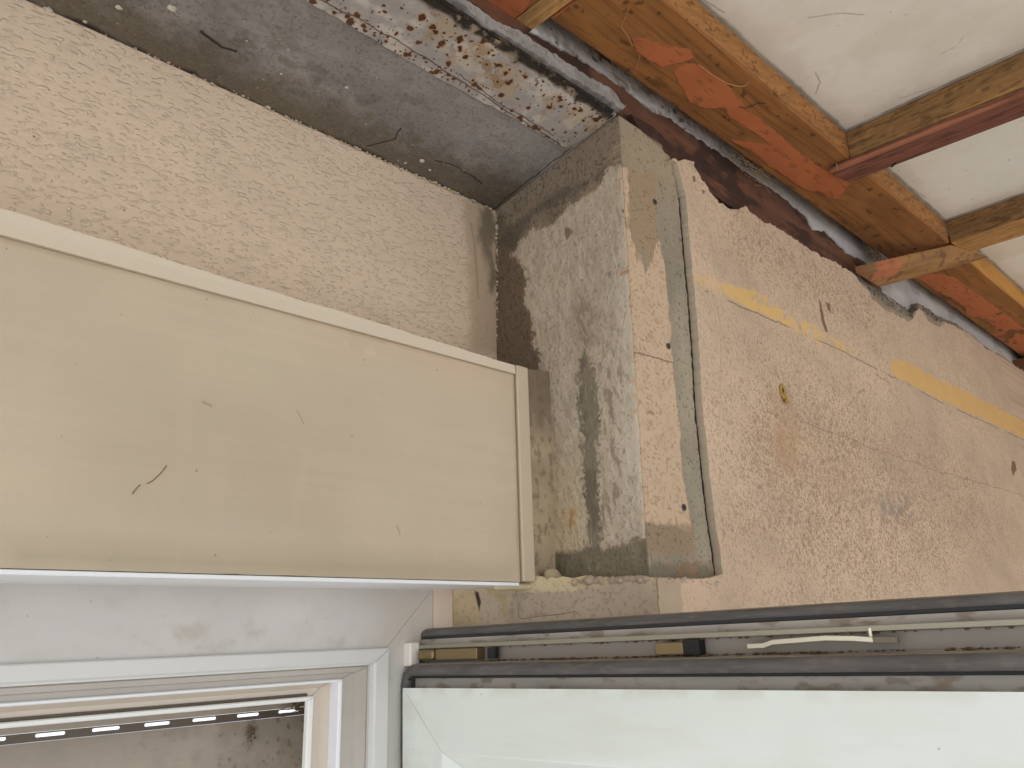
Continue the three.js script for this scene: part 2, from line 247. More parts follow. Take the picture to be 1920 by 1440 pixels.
{
  const t = thing('plastered_wall', 'pinkish beige plastered wall with yellow paint streaks right of the window recess', 'wall');
  const out = [...ragged(leftEdge, 0.0025, 0.0020, 7, 210), ...ragged(topEdge, 0.0025, 0.0055, 11, 90), [3.2, 2.727], [3.2, 0.0], [0.744, 0.0], [0.744, 2.0], ...ragged([[0.744, 2.0], [0.744, 2.1], ...[[0.7616,2.0988],[0.8142,2.1005],[0.848,2.103]]], 0.003, 0.0025, 13)];
  part('plaster_face', slab(out, -0.012, 0.00935, wallMat), wallMat, t);
  const core = flat(140, 128, 112, 1, 0.95);
  part('masonry_core', box(0.95, 3.2, 0, 2.7, -0.24, -0.0125), core, t);
  part('masonry_core', box(0.805, 0.9495, 0, 2.07, -0.24, -0.0125), core, t);
  // the exposed brown band of the beam above the plaster and the white coat that flakes over it
  const band = surface([0.3, 2.55, 3.2, 2.83], 700, 0.0015, (x, y, o) => {
    const n = fbm(x * 12, y * 60, 201, 4), m = fbm(x * 90, y * 90, 203, 3); o[0] = 102; o[1] = 66; o[2] = 46; mul(o, 0.75 + 0.5 * n);
    mx(o, 52, 32, 24, ss(0.45, 0.65, fbm(x * 16, y * 50, 205, 4)) * 0.8); mx(o, 124, 92, 70, ss(0.6, 0.75, m) * 0.25); o[3] = 0.4 * n + 0.5 * m; }, { gain: 1.0, rough: 0.75 });
  const mb = surface([1.3, 2.55, 2.9, 2.76], 900, 0.004, (x, y, o) => { const n = fbm(x * 60, y * 60, 221, 4), m = fbm(x * 160, y * 160, 223, 3); o[0] = 126; o[1] = 116; o[2] = 100; mul(o, 0.7 + 0.6 * n); mx(o, 58, 50, 40, ss(0.54, 0.68, m) * 0.8); o[3] = 0.5 * n + 0.5 * m; }, { gain: 1.1, rough: 0.95 });
  part('mortar_bed', slab([...ragged([[1.4498,2.6903],[1.5261,2.6872],[1.603,2.6862],[1.7089,2.6867],[1.7456,2.6769],[1.8057,2.7206],[1.9193,2.7197],[2.0623,2.7332],[2.2564,2.7228],[2.5106,2.7226],[2.8353,2.7531],[3.7801,2.7985]], 0.002, 0.006, 14, 110), [2.9, 2.70], [2.9, 2.58], [1.75, 2.58]], -0.0121, 0.0032, mb), mb, t, 'broken grey mortar along the torn plaster edge');
  part('brown_band', slab([[-0.9, 2.7095], [0.775, 2.7095], [0.776, 2.58], [3.2, 2.58], [3.2, 2.83], [-0.9, 2.83]], -0.06, -0.0122, band), band, t, 'exposed dark brown band above the torn plaster edge');
  part('brown_lip', slab([...ragged([[0.7856,2.7258],[0.8058,2.7055],[0.8538,2.6841],[0.9271,2.6923],[0.9668,2.676],[1.0579,2.6739],[1.1772,2.6741],[1.2921,2.6739],[1.4454,2.6778],[1.3635,2.7014],[1.2027,2.7011],[1.0638,2.7008],[0.9577,2.7051],[0.89,2.7157],[0.8398,2.7282]], 0.006, 0.002, 15, 80, true)], -0.012, -0.003, band), band, t, 'reddish brown ledge under the dark band');
  const coat = surface([0.5, 2.6, 3.2, 2.84], 700, 0.0022, (x, y, o) => {
    const n = fbm(x * 20, y * 40, 211, 4), m = fbm(x * 130, y * 130, 213, 3), l = 1 - ss(0.9, 1.15, x); o[0] = 152; o[1] = 147; o[2] = 144; mul(o, 0.9 + 0.2 * n);
    mx(o, 118, 106, 96, l * ss(0.52, 0.7, fbm(x * 18, y * 90, 215, 4)) * 0.8); mx(o, 182, 178, 174, l * ss(0.5, 0.7, m) * 0.5); mx(o, 70, 54, 44, ss(0.72, 0.78, fbm(x * 60, y * 60, 217, 3)) * 0.8 * l); mx(o, 96, 88, 80, ss(0.6, 0.7, fbm(x * 9, y * 30, 219, 4)) * 0.3);
    o[3] = 0.5 + (m - 0.5) * (0.3 + 0.6 * l) + 0.3 * (n - 0.5); }, { gain: [1.6, 1.58, 1.56], rough: 0.95 });
  const low = ragged([[0.5964,2.7562],[0.6696,2.7668],[0.7493,2.7724],[0.8424,2.7645],[0.8992,2.7753],[0.9505,2.7728],[1.0291,2.776],[1.1675,2.772],[1.2237,2.7752],[1.3197,2.7637],[1.3414,2.745],[1.3935,2.7598],[1.4798,2.7431],[1.6177,2.7548]], 0.0025, 0.004, 17, 90);
  part('white_coat', slab([[0.589, 2.748], ...low, [1.64, 2.70], [1.9, 2.62], [3.2, 2.62], [3.2, 2.826], [0.655, 2.826]], -0.0121, -0.0095, coat), coat, t, 'grey white flaking coat above the brown band');
}
const revealMat = surface([-0.02, 1.9, 0.4, 2.16], 1000, 0.0022, (() => {
  const gr = area([[0.0749,2.0924],[0.1119,2.095],[0.2792,2.097],[0.2735,2.0408],[0.0734,2.0427]], 0.005, 0.008, 60, 301), wh = area([[0.0229,2.0958],[0.0544,2.0932],[0.0709,2.0726],[0.0701,2.0428],[0.0361,2.0436],[0.0352,2.0708]], 0.004, 0.008, 60, 303), hole = area([[0.03,2.0968],[0.0349,2.0941],[0.0382,2.0829],[0.0352,2.0738],[0.0327,2.0862]], 0.001, 0.001, 90, 305), top = area([[-0.002,2.1063],[0.1581,2.1077],[0.1572,2.0912],[0.1051,2.0911],[-0.0021,2.0957]], 0.002, 0.003, 60, 306);
  return (x, y, o) => { const n = fbm(x * 30, y * 30, 311, 4), m = fbm(x * 140, y * 140, 313, 3), p = fbm(x * 300, y * 300, 315, 2);
    o[0] = 166; o[1] = 147; o[2] = 116; mul(o, 0.86 + 0.28 * n); mx(o, 150, 132, 106, ss(0.5, 0.75, m) * 0.3);
    const g = gr(x, y), w = wh(x, y); mx(o, 142 + 20 * n, 128 + 18 * n, 110 + 18 * n, g); mx(o, 168, 152, 132, w); mx(o, 178, 164, 132, top(x, y) * 0.7);
    mx(o, 120, 104, 86, ss(0.62, 0.78, p) * (0.2 + 0.2 * g)); mx(o, 60, 46, 34, hole(x, y)); o[3] = 0.5 + (n - 0.5) * 0.6 + (m - 0.5) * 0.5 - 0.4 * hole(x, y) - 0.2 * ss(0.62, 0.74, p); }; })(), { gain: 1.5, rough: 0.95 });
{
  const t = thing('reveal_plaster', 'patched grey and cream plaster reveal between window frame and plastered wall, below the ledge', 'wall reveal');
  // splayed reveal from the frame to the wall corner, with a ragged top
  const D = Math.hypot(0.1, 0.22935), up = ragged([[0, 2.106], [0.06, 2.107], [0.11, 2.109], [0.15, 2.107], [0.2, 2.103], [D - 0.001, 2.1]], 0.0025, 0.0042, 19, 90);
  const g = slab([[0, 0.9], [D - 0.002, 0.9], ...up.reverse()], -0.02, 0, revealMat);
  g.applyMatrix4(new THREE.Matrix4().makeBasis(new THREE.Vector3(0.1 / D, 0, 0.22935 / D), new THREE.Vector3(0, 1, 0), new THREE.Vector3(-0.22935 / D, 0, 0.1 / D)).setPosition(0.642, 0, -0.22));
  part('plaster_face', g, revealMat, t);
  // broken mortar along the ledge
  const R = rng(5), lm = flat(168, 150, 130, 1.15, 0.95), gs = [];
  const led = [[0.1514,2.1033],[0.1706,2.1035],[0.1895,2.1037],[0.2081,2.1034],[0.2264,2.1031],[0.2384,2.1025]];
  for (let i = 0; i < 46; i++) { const k = R() * (led.length - 1), a = Math.floor(k), f = k - a, d = led[a][0] * (1 - f) + led[a + 1][0] * f, y = led[a][1] * (1 - f) + led[a + 1][1] * f; const s = new THREE.IcosahedronGeometry(0.0025 + 0.004 * R() * R(), 1); s.scale(1.6, 0.7 + R() * 0.5, 1); s.rotateY(R() * 6); s.translate(Math.min(0.735, 0.642 + 0.1 / D * d) + 0.002, y - 0.002 + 0.003 * (R() - 0.5), -0.22 + 0.22935 / D * d + 0.002); gs.push(s); }
  for (let i = 0; i < 70; i++) { const x = 0.744 + 0.124 * R(), s = new THREE.IcosahedronGeometry(0.002 + 0.0045 * R() * R(), 1); s.scale(1.7, 0.55 + R() * 0.5, 0.8); s.rotateZ((R() - 0.5) * 0.6); s.translate(x, 2.0985 + 0.0045 * (R() - 0.5), 0.003 + 0.005 * R()); gs.push(s); }
  part('mortar_crumbs', mergeGeometries(gs), lm, t, null, 'stuff');
  const ledge = flat(150, 116, 90, 1.1, 0.95);
  part('ledge_top', hexa([[0.744, 2.0975, -0.05], [0.86, 2.0975, -0.004], [0.93, 2.0975, -0.2], [0.744, 2.0975, -0.2]], [[0.744, 2.094, -0.05], [0.86, 2.094, -0.004], [0.93, 2.094, -0.2], [0.744, 2.094, -0.2]]), ledge, t);
}

// ------------------------------------------------------------------ concrete reveal of the recess (jamb, front strip, crack with its shade painted in)
const jambMat = (() => {
  const paint = area([[-0.0196,2.6356],[-0.0338,2.6154],[-0.0602,2.6135],[-0.0957,2.6059],[-0.1265,2.5955],[-0.1623,2.5982],[-0.1898,2.592],[-0.2092,2.5752],[-0.1821,2.5497],[-0.1753,2.5247],[-0.1849,2.4884],[-0.1668,2.4592],[-0.1698,2.43],[-0.1541,2.4101],[-0.1504,2.3486],[-0.1501,2.3046],[-0.1498,2.2617],[-0.1463,2.2058],[-0.1398,2.1412],[-0.0627,2.1376],[-0.0347,2.1394],[-0.0075,2.144],[0.0093,2.1495],[0.008,2.3384],[0.0071,2.5386],[0.0048,2.6254]], 0.010, 0.007, 55, 401);
  const streak = area([[-0.0747,2.3919],[-0.089,2.363],[-0.0896,2.3345],[-0.0849,2.3054],[-0.0891,2.2622],[-0.0843,2.2239],[-0.0797,2.1841],[-0.0843,2.1339],[-0.0646,2.1322],[-0.068,2.1827],[-0.0648,2.234],[-0.062,2.2937],[-0.0629,2.3493]], 0.014, 0.006, 50, 403);
  const streak2 = area([[-0.0826,2.4652],[-0.0934,2.4382],[-0.0776,2.389],[-0.0617,2.3991],[-0.0653,2.4444]], 0.02, 0.01, 60, 405);
  const haze = area([[-0.0504,2.3959],[-0.0514,2.3119],[-0.0492,2.2186],[-0.0614,2.1567],[-0.0375,2.1543],[-0.0246,2.2794],[-0.0292,2.3898]], 0.02, 0.015, 50, 407);
  const light = area([[-0.0224,2.4896],[-0.0292,2.2155],[-0.006,2.163],[0.0029,2.162],[0.0033,2.3805],[-0.0013,2.542]], 0.02, 0.01, 40, 409);
  const bot = area([[-0.1582,2.1401],[-0.1219,2.1396],[-0.0628,2.1358],[-0.0347,2.1382],[-0.0113,2.1432],[0.0145,2.1419],[0.0097,2.0859],[-0.1599,2.0947]], 0.006, 0.006, 75, 411);
  const mould = area([[-0.1614,2.6255],[-0.099,2.6199],[-0.0217,2.6317],[-0.0119,2.6416],[-0.0402,2.6306],[-0.1184,2.6413],[-0.2059,2.6266],[-0.2411,2.605],[-0.2068,2.583]], 0.008, 0.008, 60, 413);
  const dark = area([[-0.2716,2.5277],[-0.231,2.6551],[-0.1898,2.592],[-0.2014,2.5723],[-0.18,2.5473],[-0.1761,2.4961],[-0.167,2.4529],[-0.1629,2.4203],[-0.1507,2.3938],[-0.1523,2.3491],[-0.1697,2.3682],[-0.2434,2.4265]], 0.008, 0.008, 60, 415);
  const rust = area([[-0.1212,2.1925],[-0.1036,2.1883],[-0.1011,2.1705],[-0.112,2.1619],[-0.1239,2.173]], 0.008, 0.01, 90, 417);
  const dots = [area([[-0.103,2.5775],[-0.0951,2.5767],[-0.0898,2.5656],[-0.0979,2.5607]], 0.003, 0.004, 90, 421), area([[-0.0332,2.4846],[-0.0262,2.485],[-0.0252,2.4742],[-0.0321,2.4752]], 0.003, 0.003, 90, 423)];
  return surface([-0.27, 2.06, 0.012, 2.74], 1300, 0.0024, (x, y, o) => {
    const n = fbm(x * 14, y * 10, 431, 4), m = fbm(x * 60, y * 40, 433, 4), v = fbm(x * 190 + y * 30, y * 80, 435, 4), f = fbm(x * 380, y * 300, 437, 3);
    o[0] = 116; o[1] = 106; o[2] = 93; mul(o, 0.8 + 0.4 * m); mx(o, 128, 120, 110, ss(2.60, 2.68, y) * 0.6); mx(o, 88, 77, 64, dark(x, y) * 0.7 * (0.6 + 0.6 * m)); mx(o, 72, 67, 61, mould(x, y) * 0.6 * (0.6 + 0.6 * m)); mx(o, 52, 45, 37, ss(0.62, 0.72, f) * 0.5);
    const p = ss(0.28, 0.72, paint(x, y) + (f - 0.5) * 1.0 + (v - 0.5) * 0.5);
    if (p > 0) { const c = [166, 158, 146, 0]; const q = [c[0], c[1], c[2]]; mul(q, 0.93 + 0.14 * n); mx(q, 174, 171, 164, light(x, y) * 0.75); mx(q, 178, 164, 138, ss(2.36, 2.14, y) * ss(-0.02, -0.12, x) * 0.7); mx(q, 196, 192, 182, ss(0.58, 0.72, v) * 0.3);
      mx(q, 124, 117, 105, ss(0.44, 0.34, v) * (0.12 + 0.6 * haze(x, y) + 0.25 * n)); mx(q, 104, 96, 84, ss(0.66, 0.76, f) * 0.4); mx(q, 110, 100, 86, streak2(x, y) * ss(0.35, 0.6, v) * 0.8);
      for (const d of dots) mx(q, 90, 84, 74, d(x, y) * 0.7); mx(o, q[0], q[1], q[2], p); }
    mx(o, 192, 186, 174, ss(-0.007, -0.001, x + (f - 0.5) * 0.008) * p * 0.6); const sa = streak(x, y), s = ss(0.22, 0.6, sa + (v - 0.5) * 0.7 + (f - 0.5) * 0.8) * ss(0.02, 0.2, sa); mx(o, 112, 107, 95, s * 0.88); mx(o, 84, 80, 70, s * ss(0.4, 0.7, m) * 0.55);
    const b = bot(x, y); mx(o, 96 + 26 * m, 93 + 24 * m, 80 + 22 * m, b * 0.9); mx(o, 74, 66, 54, b * ss(0.6, 0.76, f) * 0.45); mx(o, 160, 152, 138, b * ss(0.66, 0.74, fbm(x * 70, y * 70, 441, 3)) * ss(2.13, 2.1, y) * 0.8);
    mx(o, 150, 112, 66, rust(x, y) * ss(0.45, 0.6, v) * 0.7);
    o[3] = 0.45 + 0.2 * p + 0.45 * (v - 0.5) + 0.55 * (f - 0.5) + 0.3 * (m - 0.5) - 0.1 * s;
  }, { gain: [1.36, 1.27, 1.14], rough: 0.95 });
})();
const crackS = [[0.7996,2.7015],[0.833,2.6952],[0.865,2.6883],[0.8659,2.6506],[0.8593,2.5809],[0.8608,2.5167],[0.856,2.4224],[0.8587,2.3637],[0.8553,2.2986],[0.858,2.2369],[0.863,2.1838],[0.8678,2.1449],[0.8783,2.1056]];
const stripMat = (() => {
  const pink = area([[0.7333,2.6192],[0.7607,2.6275],[0.7575,2.522],[0.7754,2.5053],[0.7808,2.4769],[0.8015,2.5136],[0.8169,2.55],[0.8236,2.5207],[0.8281,2.4934],[0.8253,2.3929],[0.8249,2.3285],[0.8254,2.2939],[0.8229,2.2197],[0.8306,2.1698],[0.8317,2.1558],[0.7966,2.163],[0.7447,2.1602],[0.7134,2.1581],[0.7107,2.4004]], 0.0012, 0.004, 80, 501);
  const streakA = area([[0.7629,2.6268],[0.7505,2.537],[0.7584,2.5299],[0.7677,2.4878],[0.7799,2.5143],[0.791,2.4951],[0.7981,2.5141],[0.8182,2.5504],[0.8226,2.6002],[0.8214,2.6452]], 0.010, 0.004, 90, 503);
  const low = area([[0.723,2.1588],[0.8334,2.1661],[0.8331,2.1306],[0.7187,2.123]], 0.006, 0.006, 70, 505), joint = stroke([[0.7405,2.3667],[0.7747,2.3687],[0.8277,2.3703]], 0.0012, 0.0012, 90, 507), mark = area([[0.7597,2.2933],[0.7665,2.2978],[0.7725,2.2948],[0.7632,2.288]], 0.0015, 0.003, 120, 509), ledge = area([[0.7669,2.116],[0.8667,2.1256],[0.8797,2.1005],[0.764,2.0954]], 0.003, 0.004, 80, 511);
  return surface([0.72, 2.06, 0.9, 2.74], 1300, 0.0016, (x, y, o) => {
    const n = fbm(x * 20, y * 12, 521, 4), v = fbm(x * 260, y * 30, 523, 4), m = fbm(x * 90, y * 90, 525, 3), f = fbm(x * 280, y * 330, 527, 3);
    o[0] = 138; o[1] = 128; o[2] = 112; mul(o, 0.85 + 0.3 * n); mx(o, 152, 136, 112, ss(2.56, 2.66, y) * 0.6);
    const p = pink(x, y); mx(o, 180 + 8 * n, 156 + 8 * n, 133 + 6 * n, p); mx(o, 150, 122, 98, p * ss(0.60, 0.72, f) * 0.7); mx(o, 168, 140, 118, p * ss(0.55, 0.7, m) * 0.35);
    mx(o, 146, 126, 100, ss(0.40, 0.62, streakA(x, y) + (v - 0.5) * 1.6) * 0.9); mx(o, 140, 116, 92, low(x, y) * 0.75 * (0.5 + n)); mx(o, 116, 96, 78, joint(x, y) * 0.8); mx(o, 140, 104, 66, mark(x, y) * ss(0.4, 0.6, m) * 0.8); mx(o, 104, 96, 82, ss(2.124, 2.108, y + (m - 0.5) * 0.02 + (v - 0.5) * 0.012) * 0.85); mx(o, 120, 90, 66, ledge(x, y) * ss(0.35, 0.6, m) * 0.6);
    mx(o, 84, 74, 62, ss(0.66, 0.74, f) * (1 - p) * 0.5);
    o[3] = 0.45 + 0.25 * p + 0.4 * (m - 0.5) + 0.45 * (f - 0.5) - 0.5 * joint(x, y) + 0.2 * (v - 0.5);
  }, { gain: [1.25, 1.25, 1.2], rough: 0.95 });
})();
{
  const t = thing('recess_jamb', 'grey concrete jamb of the recess, patchy white paint, dark damp streak and mould in the corner', 'wall reveal');
  const yB = 2.098, yT = 2.7035, q = (z, y) => [JX(y), y, z];
  const g = hexa([q(-0.26, yB), q(0, yB), q(0, yT), q(-0.26, yT)], [[JX(yB) + 0.1, yB, -0.26], [JX(yB) + 0.1, yB, 0], [JX(yT) + 0.1, yT, 0], [JX(yT) + 0.1, yT, -0.26]]);
  part('jamb_face', uvBy(g, jambMat, ZY), jambMat, t);
  const edge = ragged([[JX(2.098), 2.098], [JX(2.3), 2.3], [JX(2.5), 2.5], [JX(2.633), 2.633], [JX(2.7035), 2.7035]], 0.0025, 0.0016, 23, 160).map(p => [p[0] + 0.0006, p[1]]);
  const crk = ragged([...crackS.slice(0, 3), ...leftEdge.slice(0, -1).reverse().map(p => [p[0] - 0.0088, p[1]]), [leftEdge[0][0] - 0.0084, 2.098]], 0.003, 0.0024, 29, 130);
  part('front_strip', slab([...edge, ...crk], -0.012, 0.002, stripMat), stripMat, t, 'narrow pink painted strip with three screws beside the open crack');
  { const e = leftEdge.slice(0, -1), d = [...ragged(e.map(p => [p[0] - 0.0003, p[1]]), 0.003, 0.0012, 30, 160), ...e.map(p => [p[0] - 0.012, p[1]]).reverse()]; part('crack_shade', slab(d, -0.0118, -0.0012, null), flat(44, 37, 30, 1, 1), t, 'black strip standing in for the shade inside the open crack'); }  // near-black slab set in the gap as painted shade
  part('strip_backing', box(0.90, 0.949, 2.06, 2.7, -0.24, -0.05), flat(70, 62, 54, 1, 0.95), t);
  const sm = flat(96, 90, 84, 1, 0.5, { metalness: 0.6 }), dk = flat(28, 25, 23, 1, 0.8);
  for (const [x, y] of [[0.8162,2.5978],[0.8169,2.391],[0.8186,2.1855]]) {
    const s = part('screw', (() => { const r = new THREE.TorusGeometry(0.0032, 0.0011, 8, 20); r.translate(x, y, 0.0028); return r; })(), sm, t);
    const c = new THREE.CylinderGeometry(0.0029, 0.0024, 0.001, 16); c.rotateX(Math.PI / 2); c.translate(x, y, 0.0026); part('screw_socket', c, dk, s);
  }
}

// ------------------------------------------------------------------ lintel: grey concrete soffit, rusting steel flange, plaster nosing
const soffMat = (() => {
  const cr = [stroke([[0.2648,-0.1814],[0.276,-0.1838],[0.29,-0.1879],[0.3041,-0.1852]], 0.0022, 0.002, 60, 601), stroke([[0.5099,-0.2285],[0.5301,-0.2031],[0.5288,-0.1781]], 0.0012, 0.004, 60, 603), stroke([[0.6016,-0.2032],[0.6302,-0.1976],[0.692,-0.2053]], 0.0012, 0.004, 60, 605), stroke([[0.745, -0.245], [0.7448, -0.16], [0.746, -0.09], [0.744, -0.075], [0.7445, -0.04], [0.745, 0]], 0.0013, 0.0035, 60, 607)];
  return surface([-0.3, -0.26, 0.78, 0.0], 1300, 0.0016, (x, z, o) => {
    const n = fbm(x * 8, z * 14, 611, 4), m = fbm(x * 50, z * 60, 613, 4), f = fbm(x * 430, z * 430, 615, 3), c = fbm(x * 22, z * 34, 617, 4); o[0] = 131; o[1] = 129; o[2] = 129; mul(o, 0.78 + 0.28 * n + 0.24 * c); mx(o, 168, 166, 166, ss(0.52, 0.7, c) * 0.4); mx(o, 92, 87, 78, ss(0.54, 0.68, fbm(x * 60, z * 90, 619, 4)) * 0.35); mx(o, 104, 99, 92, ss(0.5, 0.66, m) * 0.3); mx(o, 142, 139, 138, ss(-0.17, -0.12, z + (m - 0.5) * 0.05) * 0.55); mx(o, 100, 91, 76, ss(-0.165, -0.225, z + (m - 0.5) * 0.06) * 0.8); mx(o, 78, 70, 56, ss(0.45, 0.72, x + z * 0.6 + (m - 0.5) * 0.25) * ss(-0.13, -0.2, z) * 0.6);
    mx(o, 164, 162, 158, ss(0.58, 0.75, m) * ss(0.35, 0.65, x) * ss(-0.2, -0.12, z) * 0.5); mx(o, 72, 66, 58, ss(0.62, 0.74, f) * 0.28); mx(o, 154, 150, 144, ss(0.36, 0.26, f) * 0.25);
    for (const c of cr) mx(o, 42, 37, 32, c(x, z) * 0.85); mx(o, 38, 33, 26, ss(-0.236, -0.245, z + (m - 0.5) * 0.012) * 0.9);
    mx(o, 194, 188, 176, ss(1, 0.6, spots(x, z, 0.03, 0.4, 0.0006, 0.0022, 621)) * 0.75);
    o[3] = 0.5 + 0.4 * (m - 0.5) + 0.35 * (f - 0.5); for (const c of cr) o[3] -= 0.5 * c(x, z);
  }, { gain: [1.06, 1.02, 0.96], rough: 0.95 });
})();
const flangeMat = (() => {
  const ochre = area([[0.4436,-0.0194],[0.4868,-0.0162],[0.523,-0.0207],[0.6046,-0.0279],[0.6734,-0.0238],[0.7707,-0.0141],[0.7958,-0.006],[0.781,-0.032],[0.719,-0.0463],[0.6578,-0.057],[0.5954,-0.0617],[0.5363,-0.0549],[0.4976,-0.0433],[0.4474,-0.0338]], 0.012, 0.014, 55, 631);
  const blk = stroke([[-0.3, -0.004], [0.35, -0.004], [0.55, -0.003], [0.78, -0.003]], 0.0125, 0.007, 70, 633);
  const inner = stroke([[0.3202,-0.0761],[0.3701,-0.0739],[0.4266,-0.0752],[0.4803,-0.0763],[0.5451,-0.0752],[0.6297,-0.0782],[0.7333,-0.0812]], 0.012, 0.008, 40, 635);
  const flake = [stroke([[0.3423,-0.0711],[0.408,-0.069],[0.4835,-0.0703],[0.5707,-0.0744],[0.6611,-0.0802],[0.7378,-0.0834]], 0.0012, 0.003, 60, 637), stroke([[0.531,-0.0686],[0.6161,-0.0739],[0.7048,-0.0727]], 0.001, 0.004, 60, 639), stroke([[0.736,-0.0858],[0.7489,-0.0533],[0.7824,-0.0236],[0.81,-0.0077]], 0.0012, 0.003, 60, 641)];
  const ends = area([[0.7266,-0.073],[0.7679,-0.0307],[0.8166,-0.0034],[0.8369,-0],[0.8043,-0.0713],[0.7516,-0.1603]], 0.01, 0.006, 60, 643);
  return surface([-0.3, -0.09, 0.78, 0.006], 1700, 0.0010, (x, z, o) => {
    const n = fbm(x * 10, z * 16, 651, 4), m = fbm(x * 45, z * 60, 653, 4), f = fbm(x * 220, z * 220, 655, 3), wx = x + (vn(x * 230, z * 230, 657) - 0.5) * 0.0032, wz = z + (vn(x * 230, z * 230, 658) - 0.5) * 0.0032;
    o[0] = 160; o[1] = 155; o[2] = 151; mul(o, 0.80 + 0.34 * m); mx(o, 152, 148, 146, ss(0.5, 0.62, fbm(x * 14, z * 30, 659, 4)) * 0.7); mx(o, 192, 186, 176, ss(0.55, 0.7, m) * 0.5);
    const oc = ochre(x, z), inn = inner(x, z), bl = blk(x, z), en = ends(x, z);
    const ocn = oc * ss(0.34, 0.6, fbm(x * 40, z * 40, 661, 4)); mx(o, 166, 146, 112, ocn * 0.6); mx(o, 132, 96, 60, 0.7 * oc * ss(0.54, 0.66, fbm(x * 62, z * 62, 663, 3)) * 0.75);
    const dens = clamp(0.10 + 0.55 * ss(-0.045, -0.012, z) * ss(0.42, 0.62, x) + 0.35 * oc + 0.62 * inn + 0.25 * ss(0.5, 0.7, n)) * (1 - 0.6 * en);
    const s1 = spots(wx, wz, 0.0095, dens * 0.95, 0.0011, 0.0046, 671), s2 = spots(wx, wz, 0.005, dens * 0.55, 0.0006, 0.0017, 675);
    mx(o, 168, 112, 60, ss(1.7, 0.9, s1) * 0.7 * clamp(oc + 0.35)); const r = Math.max(ss(1.05, 0.8, s1), ss(1.05, 0.7, s2)); mx(o, 78 - 26 * oc, 46 - 12 * oc, 29 - 4 * oc, r * 0.93);
    const bk = bl * ss(0.22, 0.48, fbm(x * 80, z * 80, 681, 4)); mx(o, 36, 30, 24, bk * 0.94); mx(o, 120, 92, 52, bl * (1 - bk) * 0.4);
    for (const c of flake) mx(o, 70, 56, 44, c(x, z) * 0.7); mx(o, 140, 134, 126, en * 0.5);
    o[3] = 0.55 + 0.35 * (m - 0.5) + 0.4 * (f - 0.5) - 0.25 * r - 0.3 * bk; for (const c of flake) o[3] -= 0.4 * c(x, z);
  }, { gain: [1.2, 1.17, 1.12], rough: 0.9 });
})();
